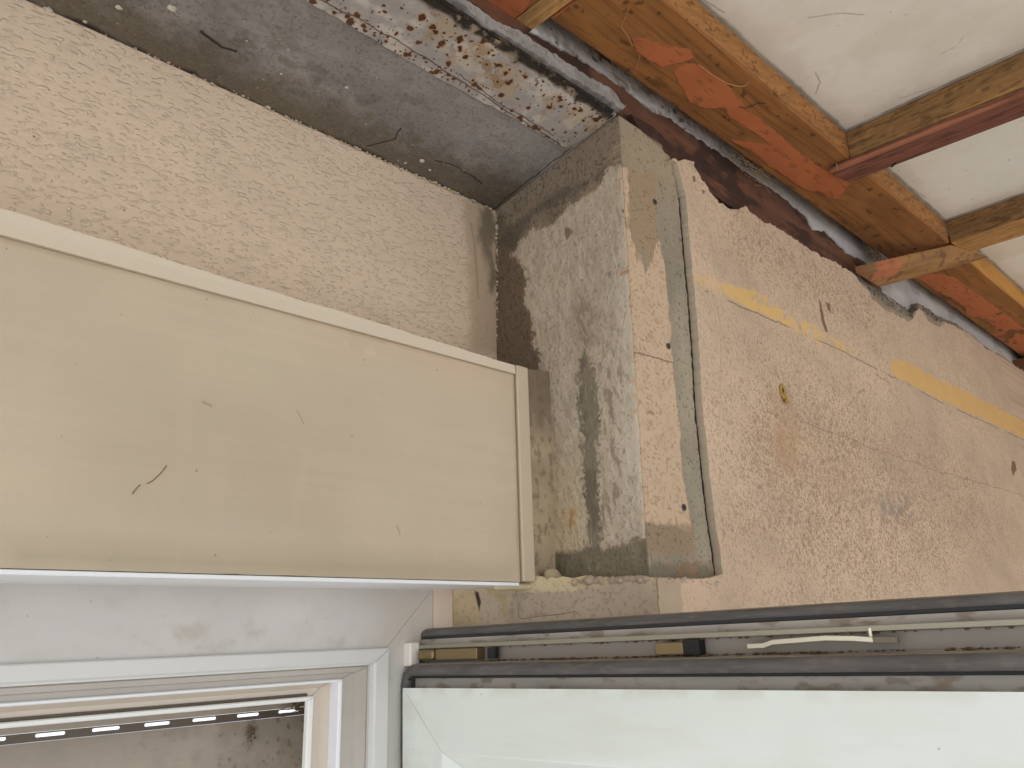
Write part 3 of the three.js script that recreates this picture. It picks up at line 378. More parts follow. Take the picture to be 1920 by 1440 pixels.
{
  const t = thing('lintel', 'grey concrete lintel soffit with a rusty spotted steel flange over the beige recess wall', 'lintel');
  const q = (x, z, dy = 0) => [x, SY(z) + dy, z];
  const xe = 0.7505;
  part('concrete_soffit', uvBy(hexa([q(-1.2, -0.26), q(xe, -0.26), q(xe, -0.002), q(-1.2, -0.002)], [q(-1.2, -0.26, 0.1), q(xe, -0.26, 0.1), q(xe, -0.002, 0.0035), q(-1.2, -0.002, 0.0035)]), soffMat, XZ), soffMat, t);
  // flange plate with an uneven inner edge
  const inn = ragged([[0.7365,-0.0842],[0.6337,-0.0824],[0.5648,-0.0848],[0.4633,-0.0845],[0.3753,-0.082],[0.3234,-0.0817]], 0.004, 0.0022, 33, 90).map(p => [p[0], p[1]]);
  const edge = ragged([[-1.2, -0.001], [0.2, -0.001], [xe - 0.004, -0.001], [xe - 0.003, -0.072]], 0.004, 0.0014, 35, 90);
  const sh = new THREE.Shape([...edge, ...inn, [-1.2, -0.086]].map(p => new THREE.Vector2(p[0], p[1])));
  const g = new THREE.ExtrudeGeometry(sh, { depth: 0.004, bevelEnabled: false });
  { const p = g.attributes.position; for (let i = 0; i < p.count; i++) { const x = p.getX(i), z = p.getY(i), d = p.getZ(i); p.setXYZ(i, x, SY(z) - 0.0016 + d, z); } g.computeVertexNormals(); }
  part('steel_flange', uvBy(g, flangeMat, XZ), flangeMat, t, 'white painted steel flange pitted with brown rust');
  const sm = surface([-0.3, 2.695, 0.8, 2.725], 1500, 0.003, (x, y, o) => { const n = fbm(x * 70, y * 90, 695, 4), m = fbm(x * 220, y * 220, 697, 3); o[0] = 34; o[1] = 29; o[2] = 23; mx(o, 104, 80, 46, ss(0.55, 0.7, n) * 0.7); mx(o, 120, 112, 98, ss(0.64, 0.72, m) * 0.5); o[3] = m; }, { gain: 1, rough: 0.95 });
  part('open_seam', slab([...ragged([[-1.2, 2.7036], [0.2, 2.7036], [xe - 0.01, 2.7036]], 0.0025, 0.0016, 36, 150), [xe - 0.008, 2.709], [-1.2, 2.709]], -0.0015, 0.0006, sm), sm, t, 'black mouldy seam between the rusty flange and the plaster lip');
  const nm = surface([-0.2, 2.68, 0.8, 2.76], 1000, 0.0035, (x, y, o) => { const n = fbm(x * 40, y * 60, 691, 4), m = fbm(x * 170, y * 170, 693, 3); o[0] = 150; o[1] = 146; o[2] = 140; mul(o, 0.78 + 0.36 * n); mx(o, 112, 105, 96, ss(0.56, 0.7, m) * 0.5); mx(o, 96, 86, 76, ss(2.712, 2.700, y + 0.01 * n) * 0.4); o[3] = 0.5 * n + 0.6 * m - 0.05; }, { gain: 1.2, rough: 0.95 });
  const bottom = ragged([[0.267,2.715],[0.4626,2.7186],[0.5081,2.7069],[0.5731,2.7136],[0.6463,2.7122],[0.728,2.7167],[0.7594,2.7163]], 0.002, 0.0045, 37, 110), top = ragged([[0.7697,2.7255],[0.7301,2.7369],[0.6993,2.7335],[0.6477,2.7313],[0.5614,2.7298],[0.5242,2.7239],[0.4742,2.7236],[0.265,2.7218]], 0.002, 0.0045, 39, 110);
  part('plaster_nosing', slab([...bottom, ...top], -0.0119, 0.0035, nm), nm, t, 'rough grey white plaster lip along the lintel edge');
  // white plaster drops stuck to the soffit
  const dm = flat(200, 192, 176, 1.2, 0.9);
  const R = rng(12);
  for (const [i, [x, z]] of [[0.2283,-0.1704],[0.1331,-0.2414],[0.1662,-0.2352],[0.186,-0.1993],[0.1881,-0.1994],[0.4326,-0.1599],[0.5875,-0.2136],[0.6083,-0.2223],[0.5713,-0.2293],[0.308,-0.1646],[0.3604,-0.185]].entries()) {
    const r = [0.0048, 0.0044, 0.0022, 0.003, 0.002, 0.0022, 0.0036, 0.002, 0.002, 0.0012, 0.0016][i], s = new THREE.IcosahedronGeometry(r, 2), p = s.attributes.position;
    for (let k = 0; k < p.count; k++) { const f = 0.85 + 0.3 * vn(p.getX(k) / r * 2 + i * 7, p.getZ(k) / r * 2 + p.getY(k) / r, 77); p.setXYZ(k, p.getX(k) * f, p.getY(k) * f * 0.5, p.getZ(k) * f * (0.8 + 0.3 * R())); }
    s.computeVertexNormals(); s.translate(x, SY(z) - 0.0005, z); part('plaster_drop', s, dm, t);
  }
}

// ------------------------------------------------------------------ beige recess wall above the shutter box
const recessMat = (() => {
  const grey = area([[0.6856,2.658],[0.7468,2.6694],[0.7556,2.5985],[0.7563,2.5203],[0.7477,2.451],[0.7554,2.4282],[0.6941,2.4226],[0.7005,2.5048],[0.6917,2.5862]], 0.012, 0.01, 40, 701), dk = area([[0.7149,2.6539],[0.7468,2.6694],[0.7545,2.5982],[0.7542,2.5197],[0.7403,2.4493],[0.7348,2.5143],[0.7229,2.5878]], 0.01, 0.01, 60, 703), m2 = [area([[0.1518,2.635],[0.1639,2.6385],[0.1626,2.6279],[0.152,2.6253]], 0.006, 0.006, 60, 705), area([[0.164,2.6586],[0.174,2.661],[0.1725,2.6521],[0.164,2.6499]], 0.005, 0.006, 60, 706)];
  const vert = stroke([[0.7027,2.6246],[0.7097,2.5578],[0.7138,2.5085]], 0.003, 0.003, 50, 707);
  return surface([-0.35, 2.38, 0.76, 2.72], 1500, 0.0022, (x, y, o) => {
    const n = fbm(x * 5, y * 7, 711, 4), c = x * 0.96 + y * 0.1, d = y - x * 0.07;
    const g = grey(x, y), smo = 1 - 0.75 * g;
    const r1 = fbm(c * 34, d * 260, 713, 4), r2 = fbm(c * 200, d * 480, 715, 3), lump = ss(0.60, 0.74, fbm(c * 170, d * 430, 717, 3));
    o[0] = 190; o[1] = 170; o[2] = 147; mul(o, 0.97 + 0.06 * n); mx(o, 180, 162, 140, ss(0.5, 0.7, fbm(x * 22, y * 40, 719, 3)) * 0.3); mx(o, 210, 190, 164, lump * 0.35 * smo); mx(o, 168, 148, 126, ss(0.6, 0.76, fbm(c * 150 + 40, d * 400, 727, 3)) * 0.3 * smo);
    mx(o, 156, 136, 112, g * 0.75); mx(o, 92, 82, 66, dk(x, y) * ss(0.35, 0.62, fbm(x * 50, y * 22, 721, 4)) * 0.75); mx(o, 118, 104, 84, vert(x, y) * 0.4); for (const a of m2) mx(o, 150, 138, 112, a(x, y) * 0.4);
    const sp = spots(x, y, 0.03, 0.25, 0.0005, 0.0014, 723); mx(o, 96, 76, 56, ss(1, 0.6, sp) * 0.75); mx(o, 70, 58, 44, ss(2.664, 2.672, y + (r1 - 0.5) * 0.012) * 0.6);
    o[3] = 0.35 + smo * (0.45 * (r1 - 0.5) + 0.2 * (r2 - 0.5) + 0.65 * lump) + 0.1 * g;
  }, { gain: [1.36, 1.36, 1.36], rough: 0.93 });
})();
{
  const t = thing('recess_wall', 'beige rough rendered wall between the cream shutter box and the grey lintel', 'wall');
  part('rendered_face', slab([[-1.2, 2.3], [0.76, 2.3], [0.76, 2.672], ...ragged([[0.76, 2.668], [0.5, 2.6665], [0.1, 2.6655], [-0.3, 2.6665], [-1.2, 2.6665]], 0.003, 0.002, 43, 90).slice(1)], -0.27, -0.242, recessMat), recessMat, t);
  part('masonry_core', box(-1.2, 0.9, 2.10, 2.9, -0.45, -0.2705), flat(140, 128, 112, 1, 0.95), t);
  // plaster crumbs along the corner under the soffit
  const R = rng(77), gs = []; for (let i = 0; i < 150; i++) { const s = new THREE.IcosahedronGeometry(0.0007 + 0.0022 * R() * R(), 1); s.scale(1.3, 0.8, 1); s.translate(0.02 + 0.72 * Math.sqrt(R()), 2.6645 - 0.003 * R(), -0.2405 + 0.002 * R()); gs.push(s); }
  for (let i = 0; i < 60; i++) { const s = new THREE.IcosahedronGeometry(0.0008 + 0.0022 * R() * R(), 1); const y = 2.45 + 0.21 * R(); s.translate(JX(y) - 0.002 * R(), y, -0.2405 + 0.003 * R()); gs.push(s); }
  part('plaster_crumbs', mergeGeometries(gs), flat(176, 160, 136, 1.2, 0.95), t, null, 'stuff');
}

// ------------------------------------------------------------------ cream roller shutter box
{
  const t = thing('shutter_box', 'cream roller shutter box with pale trim above the window', 'shutter box');
  const broadTone = area([[0.1774,2.2468],[0.2937,2.2793],[0.4176,2.2487],[0.3986,2.1426],[0.2517,2.1296],[0.1754,2.1696]], 0.07, 0.03, 8, 800);  // broad soft patch, slightly darker over the middle and lower panel
  const dirt = area([[0.1388,2.1272],[0.2969,2.1231],[0.6483,2.1212],[0.6474,2.1005],[0.1429,2.0974]], 0.02, 0.01, 12, 801), rim = stroke([[0.2895,2.1018],[0.3574,2.1016],[0.4353,2.1014]], 0.0015, 0.002, 60, 803), pale = [area([[0.4399,2.3384],[0.4532,2.3426],[0.4568,2.3333],[0.4455,2.329]], 0.003, 0.002, 40, 805), area([[0.4141,2.3383],[0.4236,2.3405],[0.4219,2.3331]], 0.003, 0.002, 40, 806), area([[0.458,2.2882],[0.4647,2.2876],[0.4628,2.2815]], 0.003, 0.002, 40, 807)];
  const scr = [stroke([[0.3671,2.2567],[0.3732,2.2498],[0.3763,2.245]], 0.0009, 0.002, 60, 811), stroke([[0.2766,2.2502],[0.284,2.2476]], 0.0016, 0.002, 60, 812), stroke([[0.4874,2.1559],[0.4909,2.148]], 0.0012, 0.001, 60, 813)];
  const pm = surface([-0.35, 2.09, 0.67, 2.37], 1200, 0.0006, (x, y, o) => {
    const n = fbm(x * 3.5, y * 4.5, 821, 4), w = fbm(x * 14, y * 18, 823, 4), f = fbm(x * 200, y * 200, 825, 3);
    o[0] = 184; o[1] = 169; o[2] = 147; mx(o, 184, 174, 150, ss(0.5, 0.7, n) * 0.4); mx(o, 186, 164, 142, ss(0.5, 0.75, fbm(x * 5, y * 5, 827, 3)) * 0.5); mul(o, 0.975 + 0.05 * w); mx(o, 160, 146, 126, broadTone(x, y) * 0.35); mx(o, 152, 140, 116, dirt(x, y) * 0.55); mx(o, 110, 90, 66, rim(x, y) * ss(0.4, 0.6, w) * 0.8);
    const eg = Math.min(0.6605 - x, 2.353 - y); mx(o, 150, 130, 106, ss(0.006, 0.0, eg + (w - 0.5) * 0.006) * 0.5); mul(o, 0.985 + 0.03 * fbm(x * 3, y * 160, 831, 3)); mx(o, 196, 178, 152, ss(0.6, 0.8, fbm(x * 26, y * 5, 833, 3)) * 0.15); for (const p of pale) mx(o, 194, 182, 158, p(x, y) * 0.5); for (const s of scr) mx(o, 130, 112, 88, s(x, y) * 0.5);
    mx(o, 110, 92, 70, ss(1, 0.6, spots(x, y, 0.05, 0.35, 0.0004, 0.0012, 829)) * 0.7); o[3] = 0.5 + 0.3 * (f - 0.5) + 0.3 * (w - 0.5); o[4] = 0.42 + 0.2 * w;
  }, { gain: [1.17, 1.14, 1.10], rough: 0.5, roughMap: true });
  part('front_panel', slab([[-1.2, 2.103], [0.6605, 2.103], [0.6605, 2.352], [-1.2, 2.354]], -0.145, -0.121, pm), pm, t);
  const trim = flat(198, 184, 163, 1.22, 0.5), trim2 = flat(184, 168, 144, 1.2, 0.5);
  part('top_trim', hexa([[-1.2, 2.3545, -0.1175], [0.6605, 2.3525, -0.1175], [0.6605, 2.364, -0.119], [-1.2, 2.368, -0.119]], [[-1.2, 2.3545, -0.24], [0.6605, 2.3525, -0.24], [0.6605, 2.364, -0.24], [-1.2, 2.368, -0.24]]), trim, t);
  part('end_trim', box(0.6635, 0.684, 2.1035, 2.3655, -0.24, -0.1185, 0.002), trim2, t);
  part('bottom_panel', box(-1.2, 0.66, 2.0985, 2.1025, -0.238, -0.1215, 0.001), flat(240, 240, 240, 1.2, 0.35), t, 'white underside of the shutter box');
  // brushed paint smear over the top trim, overlapping the wall
  const sm = ragged([[-0.35, 2.361], [0.1, 2.361], [0.3, 2.3602], [0.66, 2.360], [0.62, 2.3652], [0.3, 2.3712], [0.1, 2.3752], [-0.35, 2.376]], 0.006, 0.0012, 47, 25, true);
  part('paint_bead', slab(sm, -0.2415, -0.1192, null), trim, t);
  const ip = thing('plaster_infill', 'narrow strip of rough stained plaster between the shutter box end and the concrete jamb', 'plaster');
  const im = surface([0.66, 2.08, 0.76, 2.46], 1200, 0.0025, (x, y, o) => { const n = fbm(x * 40, y * 25, 841, 4), m = fbm(x * 150, y * 110, 843, 3); o[0] = 172; o[1] = 154; o[2] = 128; mul(o, 0.86 + 0.28 * n); mx(o, 112, 98, 80, ss(2.27, 2.35, y + (n - 0.5) * 0.1) * 0.8); mx(o, 110, 94, 74, ss(0.55, 0.7, m) * 0.45); o[3] = 0.5 * n + 0.5 * m; }, { gain: 1.2, rough: 0.95 });
  part('plaster_face', slab([[0.6845, 2.1], ...ragged([[0.741, 2.1], [0.742, 2.2], [0.7435, 2.3], [0.744, 2.378]], 0.004, 0.0014, 49, 90), [0.72, 2.375], [0.6845, 2.371]], -0.24, -0.139, im), im, ip);
  const lump = thing('mortar_lump', 'rounded cream lump of mortar at the lower corner of the shutter box end', 'mortar lump');
  const s = new THREE.IcosahedronGeometry(0.0125, 4), p = s.attributes.position;
  for (let k = 0; k < p.count; k++) { const v = new THREE.Vector3().fromBufferAttribute(p, k), f = 0.8 + 0.4 * fbm(v.x * 90 + 4, v.y * 90 + v.z * 70, 851, 4); v.multiplyScalar(f); p.setXYZ(k, v.x * 1.25, v.y * (v.y > 0 ? 1.15 : 0.9), v.z * 0.8); }
  s.computeVertexNormals(); s.translate(0.722, 2.1065, -0.128); part('mortar', s, flat(182, 166, 138, 1.2, 0.95), lump);
  const foot = new THREE.CapsuleGeometry(0.0035, 0.085, 4, 12); foot.rotateZ(Math.PI / 2); { const q = foot.attributes.position; for (let k = 0; k < q.count; k++) { const n = fbm(q.getX(k) * 120, q.getY(k) * 120 + q.getZ(k) * 90, 853, 3) - 0.5; q.setXYZ(k, q.getX(k), q.getY(k) + n * 0.003, q.getZ(k) + n * 0.003); } } foot.computeVertexNormals(); foot.translate(0.672, 2.0985, -0.129); part('mortar_seam', foot, flat(186, 172, 140, 1.2, 0.95), lump);
}

// ------------------------------------------------------------------ fixed window frame and shutter slats beyond
const frameTex = (seed, rect, r, g, b, gain) => { const smut = area([[0.2512,2.059],[0.3569,2.0665],[0.4376,2.0524],[0.4886,2.043],[0.4631,2.038],[0.3589,2.0421],[0.2755,2.0418]], 0.012, 0.012, 40, seed + 20); const corner = area([[0.5423,2.09],[0.615,2.0996],[0.6396,2.0968],[0.6391,2.0325],[0.5801,2.0432],[0.5294,2.0362]], 0.03, 0.012, 30, seed + 22);
  return surface(rect, 1200, 0.0005, (x, y, o) => { const n = fbm(x * 9, y * 12, seed, 4), m = fbm(x * 60, y * 70, seed + 3, 4), f = fbm(x * 200, y * 200, seed + 5, 3); o[0] = r; o[1] = g; o[2] = b; mul(o, 0.96 + 0.08 * n); mx(o, 178, 164, 146, smut(x, y) * ss(0.35, 0.75, m) * (0.25 + 0.5 * f) ); mx(o, 196, 176, 152, corner(x, y) * 0.5); mx(o, 176, 164, 150, ss(0.5, 0.8, m) * 0.12); mx(o, 110, 98, 84, ss(1, 0.6, spots(x, y, 0.022, 0.22, 0.0004, 0.001, seed + 9)) * 0.8); o[3] = 0.5 + 0.3 * (f - 0.5); o[4] = 0.42 + 0.2 * m; }, { gain, rough: 0.5, roughMap: true }); };
const frameMat = frameTex(901, [-0.3, 1.9, 0.66, 2.12], 203, 198, 190, 1.03), frameMat2 = frameTex(941, [-0.3, 1.9, 0.66, 2.12], 198, 190, 178, 0.88);
{
  const t = thing('window_frame', 'white fixed window frame with nested beads below the shutter box', 'window frame');
  const Rr = [-0.85, 0.95, 0.612, 2.1005];
  const fr = (name, prof, mat, label) => mitred(Rr, prof).forEach(g => part(name, uvBy(g, mat, XY), mat, t, label));
  fr('outer_frame', [[0, 0, -0.32], [0, 0, -0.22], [0.065, 0.0645, -0.22], [0.065, 0.0645, -0.32]], frameMat);
  fr('raised_lip', [[0.0651, 0.0646, -0.262], [0.0651, 0.0646, -0.2155], [0.0662, 0.066, -0.2142], [0.082, 0.078, -0.2142], [0.084, 0.08, -0.2165], [0.0885, 0.0815, -0.2165], [0.0885, 0.0815, -0.262]], flat(208, 206, 200, 1.08, 0.4));
  fr('inner_frame', [[0.0886, 0.0816, -0.26], [0.0886, 0.0816, -0.222], [0.09, 0.083, -0.2205], [0.102, 0.0875, -0.2205], [0.104, 0.0885, -0.2245], [0.119, 0.0935, -0.2245], [0.119, 0.0935, -0.26]], frameMat2);
  fr('bead', [[0.1191, 0.0936, -0.258], [0.1191, 0.0936, -0.222], [0.1205, 0.0945, -0.2205], [0.1225, 0.0958, -0.2205], [0.124, 0.0968, -0.222], [0.124, 0.0968, -0.258]], flat(232, 230, 226, 1.25, 0.4));
  fr('screen_frame', [[0.1241, 0.0969, -0.256], [0.1241, 0.0969, -0.238], [0.131, 0.1025, -0.247], [0.1395, 0.1095, -0.247], [0.1395, 0.1095, -0.256]], flat(196, 184, 168, 1.2, 0.6));
  fr('bead', [[0.1400, 0.1100, -0.249], [0.1400, 0.1100, -0.2435], [0.1415, 0.111, -0.242], [0.1455, 0.1135, -0.242], [0.147, 0.1145, -0.2435], [0.147, 0.1145, -0.249]], flat(226, 220, 210, 1.25, 0.4));
  part('seal_strip', box(-0.7, 0.4655, 1.9907, 1.9935, -0.2475, -0.2455), flat(92, 80, 66, 1, 0.7), t, 'dark seal above the innermost bead');
  part('side_trim', box(0.6128, 0.6418, 0.95, 2.1, -0.32, -0.2185, 0.001), flat(196, 178, 158, 1.3, 0.5), t);
  part('sill', box(-0.85, 0.6418, 0.9, 0.9495, -0.34, -0.16, 0.004), frameMat2, t);
}
{
  const t = thing('roller_shutter', 'taupe roller shutter slats with bright light slots behind the open window', 'roller shutter');
  const sm = surface([-0.3, 1.85, 0.62, 2.04], 1100, 0.0006, (x, y, o) => { const n = fbm(x * 12, y * 20, 1001, 4), m = fbm(x * 70, y * 70, 1003, 4), e = ss(0.30, 0.5, x + (m - 0.5) * 0.2); o[0] = 160; o[1] = 148; o[2] = 132; mul(o, 0.92 + 0.16 * n); mx(o, 128, 113, 96, e * ss(0.2, 0.9, m) * 0.35); mx(o, 96, 84, 68, ss(0.70, 0.8, fbm(x * 160, y * 160, 1005, 3)) * e * 0.5); o[3] = m; }, { gain: 1.2, rough: 0.6 });
  const slatProf = (y0, y1) => { const s = new THREE.Shape(), z = -0.357, n = 10; const pt = i => [z + 0.0045 * Math.sin(Math.PI * i / n), y0 + (y1 - y0) * i / n]; s.moveTo(z - 0.006, y0); for (let i = 0; i <= n; i++) s.lineTo(...pt(i)); s.lineTo(z - 0.006, y1); const g = new THREE.ExtrudeGeometry(s, { depth: 1.42, bevelEnabled: false }); g.rotateY(Math.PI / 2); const p = g.attributes.position; for (let i = 0; i < p.count; i++) p.setXYZ(i, p.getX(i) - 0.84, p.getY(i), -p.getZ(i)); for (let i = 0; i < p.count; i += 3) { const a = [p.getX(i + 1), p.getY(i + 1), p.getZ(i + 1)]; p.setXYZ(i + 1, p.getX(i + 2), p.getY(i + 2), p.getZ(i + 2)); p.setXYZ(i + 2, ...a); } g.computeVertexNormals(); return uvBy(g, sm, XY); };
  const jm = flat(104, 92, 78, 1, 0.5);
  let y = 2.072;
  const joints = [];
  for (const [a, b] of [[2.0235, 2.072], [1.971, 2.015], [1.897, 1.9618], [1.8355, 1.888]]) { part('slat', slatProf(a, b), sm, t); joints.push(a); }
  for (const j of joints) {
    const y1 = j - 0.0003, y0 = j - 0.0085, holes = [];
    for (let k = -16; k <= 12; k++) { const x = 0.3432 + k * 0.0503 + 0.0; if (x < -0.8 || x > 0.52) continue; const w = 0.0262, c = (y0 + y1) / 2 + 0.0012, h = 0.0016, n = []; for (let i = 0; i <= 6; i++) { const u = -Math.PI / 2 + Math.PI * i / 6; n.push([x + w - h + h * Math.cos(u), c + h * Math.sin(u)]); } for (let i = 0; i <= 6; i++) { const u = Math.PI / 2 + Math.PI * i / 6; n.push([x + h + h * Math.cos(u), c + h * Math.sin(u)]); } holes.push(n); }
    part('slotted_joint', slab([[-0.84, y0], [0.58, y0], [0.58, y1], [-0.84, y1]], -0.3578, -0.357, null, holes), jm, t);
  }
  part('guide_rail', box(0.5805, 0.63, 0.95, 2.1, -0.39, -0.325, 0.002), flat(150, 138, 122, 1.1, 0.5), t);
}

// ------------------------------------------------------------------ the open sash
{
  const t = thing('open_sash', 'glossy white window sash swung open with grey gaskets and lock fittings along its top', 'window sash');
  t.matrixAutoUpdate = true;
  const M = new THREE.Matrix4().makeBasis(new THREE.Vector3(0.067970, 0.018015, 0.997525), new THREE.Vector3(-0.001225, 0.999838, -0.017973), new THREE.Vector3(-0.997687, 0.000000, 0.067981)).setPosition(0.56352, 1.99321, -0.21175);
  M.decompose(t.position, t.quaternion, t.scale);
  const rect = [-0.05, -0.1, 0.65, 0.07];
  const gloss = surface(rect, 1000, 0.0003, (x, y, o) => { const n = fbm(x * 7, y * 9, 1101, 4), m = fbm(x * 50, y * 50, 1103, 3); o[0] = 219; o[1] = 222; o[2] = 213; mul(o, 0.98 + 0.04 * n); mx(o, 120, 112, 100, ss(1, 0.6, spots(x, y, 0.04, 0.3, 0.0004, 0.0012, 1105)) * 0.8); mx(o, 206, 202, 186, ss(0.5, 0.8, fbm(x * 12, y * 60, 1107, 4)) * 0.22 * ss(0.05, -0.02, y + 0.02)); mx(o, 196, 190, 172, ss(0.012, 0.0, -y) * ss(0.4, 0.7, m) * 0.35); mx(o, 204, 200, 186, ss(0.08, 0.03, x) * ss(0.35, 0.7, m) * 0.3); o[3] = 0.5 + 0.1 * (m - 0.5); }, { gain: [1.08, 1.1, 1.1], rough: 0.22, extra: { clearcoat: 0.4, clearcoatRoughness: 0.05 } });
  const W = 0.74, Hh = 1.02;
  const prof = [[0, 0, 0], [0.0612, 0.0612, 0], [0.0628, 0.0628, -0.0008], [0.078, 0.078, -0.016], [0.084, 0.084, -0.016], [0.084, 0.084, -0.05], [0.0085, 0.0035, -0.05], [0.0085, 0.0035, -0.0128], [0.0005, 0.0005, -0.004]];
  const reb = [[0.0088, 0.003, -0.0501], [-0.004, -0.05, -0.0501], [-0.004, -0.05, -0.03], [0.004, -0.0247, -0.03], [0.006, -0.0247, -0.0135], [0.0088, 0.003, -0.0135]];
  const dirty = surface(rect, 900, 0.0004, (x, y, o) => { const n = fbm(x * 14, y * 90, 1121, 4), m = fbm(x * 60, y * 160, 1123, 4); o[0] = 168; o[1] = 160; o[2] = 150; mul(o, 0.86 + 0.26 * n); mx(o, 118, 98, 78, ss(0.55, 0.72, m) * 0.55); o[3] = m; }, { gain: 1.05, rough: 0.6 });  // some dirt, but mainly shade painted in: white profile greyed as if shadowed
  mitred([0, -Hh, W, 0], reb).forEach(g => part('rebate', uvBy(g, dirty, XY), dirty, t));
  mitred([0, -Hh, W, 0], prof).forEach((g, i) => part(i % 2 ? 'stile' : 'rail', uvBy(g, gloss, XY), gloss, t));
  // rounded rubber gaskets that run round the sash
  const gtx = (a, seed) => surface([0, 0, 1, 1], 900, 0.0003, (x, y, o) => { const n = fbm(x * 60, y * 6, seed, 4), m = fbm(x * 300, y * 12, seed + 3, 3); o[0] = a[0]; o[1] = a[1]; o[2] = a[2]; mul(o, 0.78 + 0.4 * n); mx(o, 134, 120, 102, ss(0.55, 0.75, m) * 0.3); o[3] = m; }, { gain: 1, rough: 0.8 });
  const gm = gtx([94, 90, 86], 1141), gdst = gtx([138, 124, 106], 1151), gdk = flat(30, 29, 29, 1, 0.8);
  const run = (s0, y, z, r, rc, mat, name, sx = 1, sy = 1) => { const p = new THREE.CurvePath(); const c = (a, b) => p.add(new THREE.LineCurve3(V3(a), V3(b)));
    c([s0, -0.9, z], [s0, y - rc, z]); p.add(new THREE.QuadraticBezierCurve3(V3([s0, y - rc, z]), V3([s0, y, z]), V3([s0 + rc, y, z]))); c([s0 + rc, y, z], [W - rc - 0.004, y, z]); p.add(new THREE.QuadraticBezierCurve3(V3([W - rc - 0.004, y, z]), V3([W - 0.004, y, z]), V3([W - 0.004, y - rc, z]))); c([W - 0.004, y - rc, z], [W - 0.004, -0.9, z]);
    const pts = []; p.curves.forEach((q, i) => { const n = i % 2 ? 10 : 24; for (let k = 0; k < n; k++) pts.push(q.getPoint(k / n)); });
    const g = new THREE.TubeGeometry(new THREE.CatmullRomCurve3(pts, false, 'centripetal'), 260, r, 12, false); return part(name, g, mat, t); };
  run(-0.004, 0.0175, -0.009, 0.0066, 0.018, gm, 'gasket'); run(-0.0015, 0.0112, -0.0065, 0.0016, 0.012, gdk, 'gasket_lip');
  run(-0.0035, 0.0200, -0.0098, 0.0047, 0.018, gdst, 'gasket_dust'); run(-0.0155, 0.0580, -0.0372, 0.0040, 0.02, gdst, 'gasket_dust');
  run(-0.016, 0.0560, -0.037, 0.0056, 0.02, gm, 'gasket'); run(-0.012, 0.0492, -0.0335, 0.0022, 0.016, gdk, 'gasket_lip'); run(-0.015, 0.0518, -0.0350, 0.0034, 0.019, flat(52, 50, 50, 1, 0.8), 'gasket_lip');
  // lock bar in the groove, hinge block, rollers and the stay arm
  const brass = flat(140, 120, 84, 1, 0.4, { metalness: 0.55 }), steel = flat(214, 206, 182, 1, 0.3, { metalness: 0.7 }), dark = flat(26, 23, 20, 1, 0.7), dust = flat(112, 84, 60, 1, 1);
  part('lock_bar', box(0.0, 0.72, 0.0398, 0.0440, -0.0285, -0.020, 0.0006), flat(158, 150, 130, 1, 0.4, { metalness: 0.35 }), t);
  part('groove_floor', box(0.01, 0.72, 0.0262, 0.0392, -0.0298, -0.0288), flat(150, 140, 128, 1, 0.5), t);
  const hb = part('hinge_block', box(0.036, 0.1, 0.0275, 0.0388, -0.0285, -0.016, 0.001), brass, t, 'brass coloured hinge block in the sash groove');
  part('hinge_pin', box(0.008, 0.034, 0.028, 0.0385, -0.0285, -0.014, 0.003), brass, hb);
  part('hinge_cap', box(-0.012, 0.004, 0.022, 0.0475, -0.022, -0.008, 0.002), flat(222, 216, 204, 1.15, 0.4), t);
  const rl = new THREE.CylinderGeometry(0.0058, 0.0058, 0.011, 20); rl.translate(0.118, 0.0332, -0.0215); part('roller', rl, dark, t);
  part('lock_cam', box(0.318, 0.346, 0.0268, 0.0372, -0.0285, -0.018, 0.001), brass, t); part('lock_cam_block', box(0.346, 0.362, 0.0262, 0.039, -0.0285, -0.017, 0.001), dark, t);
  const arm = (pts, h, mat, name) => part(name, (() => { const s = new THREE.Shape(); const a = pts.map(p => new THREE.Vector2(p[0], p[1] + h)), b = pts.map(p => new THREE.Vector2(p[0], p[1] - h)).reverse(); s.setFromPoints([...a, ...b]); const g = new THREE.ExtrudeGeometry(s, { depth: 0.003, bevelEnabled: true, bevelSize: 0.0004, bevelThickness: 0.0004, bevelSegments: 1 }); g.translate(0, 0, -0.020); return g; })(), mat, t);
  arm([[0.406, 0.0320], [0.420, 0.0322], [0.428, 0.0345], [0.470, 0.0362], [0.492, 0.0352], [0.505, 0.0338]], 0.0016, steel, 'stay_arm');
  arm([[0.5055, 0.0338], [0.514, 0.0335], [0.522, 0.0332]], 0.0020, flat(120, 110, 92, 1, 0.5, { metalness: 0.4 }), 'stay_end');
  const pin = new THREE.CylinderGeometry(0.0016, 0.0016, 0.0075, 12); pin.translate(0.503, 0.0385, -0.0205); part('stay_pin', pin, steel, t);
  // dust that has settled in the groove
  { const R = rng(91), gs = []; for (let i = 0; i < 260; i++) { const s = new THREE.IcosahedronGeometry(0.0005 + 0.0012 * R() * R(), 0); s.scale(2, 0.8, 1); s.translate(0.1 + 0.5 * R(), R() < 0.75 ? 0.0256 + 0.0006 * R() : 0.0386, -0.0285 + 0.013 * R() * R()); gs.push(s); } part('dust', mergeGeometries(gs), dust, t, null, 'stuff'); }
  const glass = new THREE.MeshPhysicalMaterial({ color: 0xffffff, roughness: 0.02, transmission: 1, thickness: 0, ior: 1.5 });
  part('pane', box(0.083, W - 0.083, -Hh + 0.083, -0.083, -0.026, -0.020), glass, t);
}

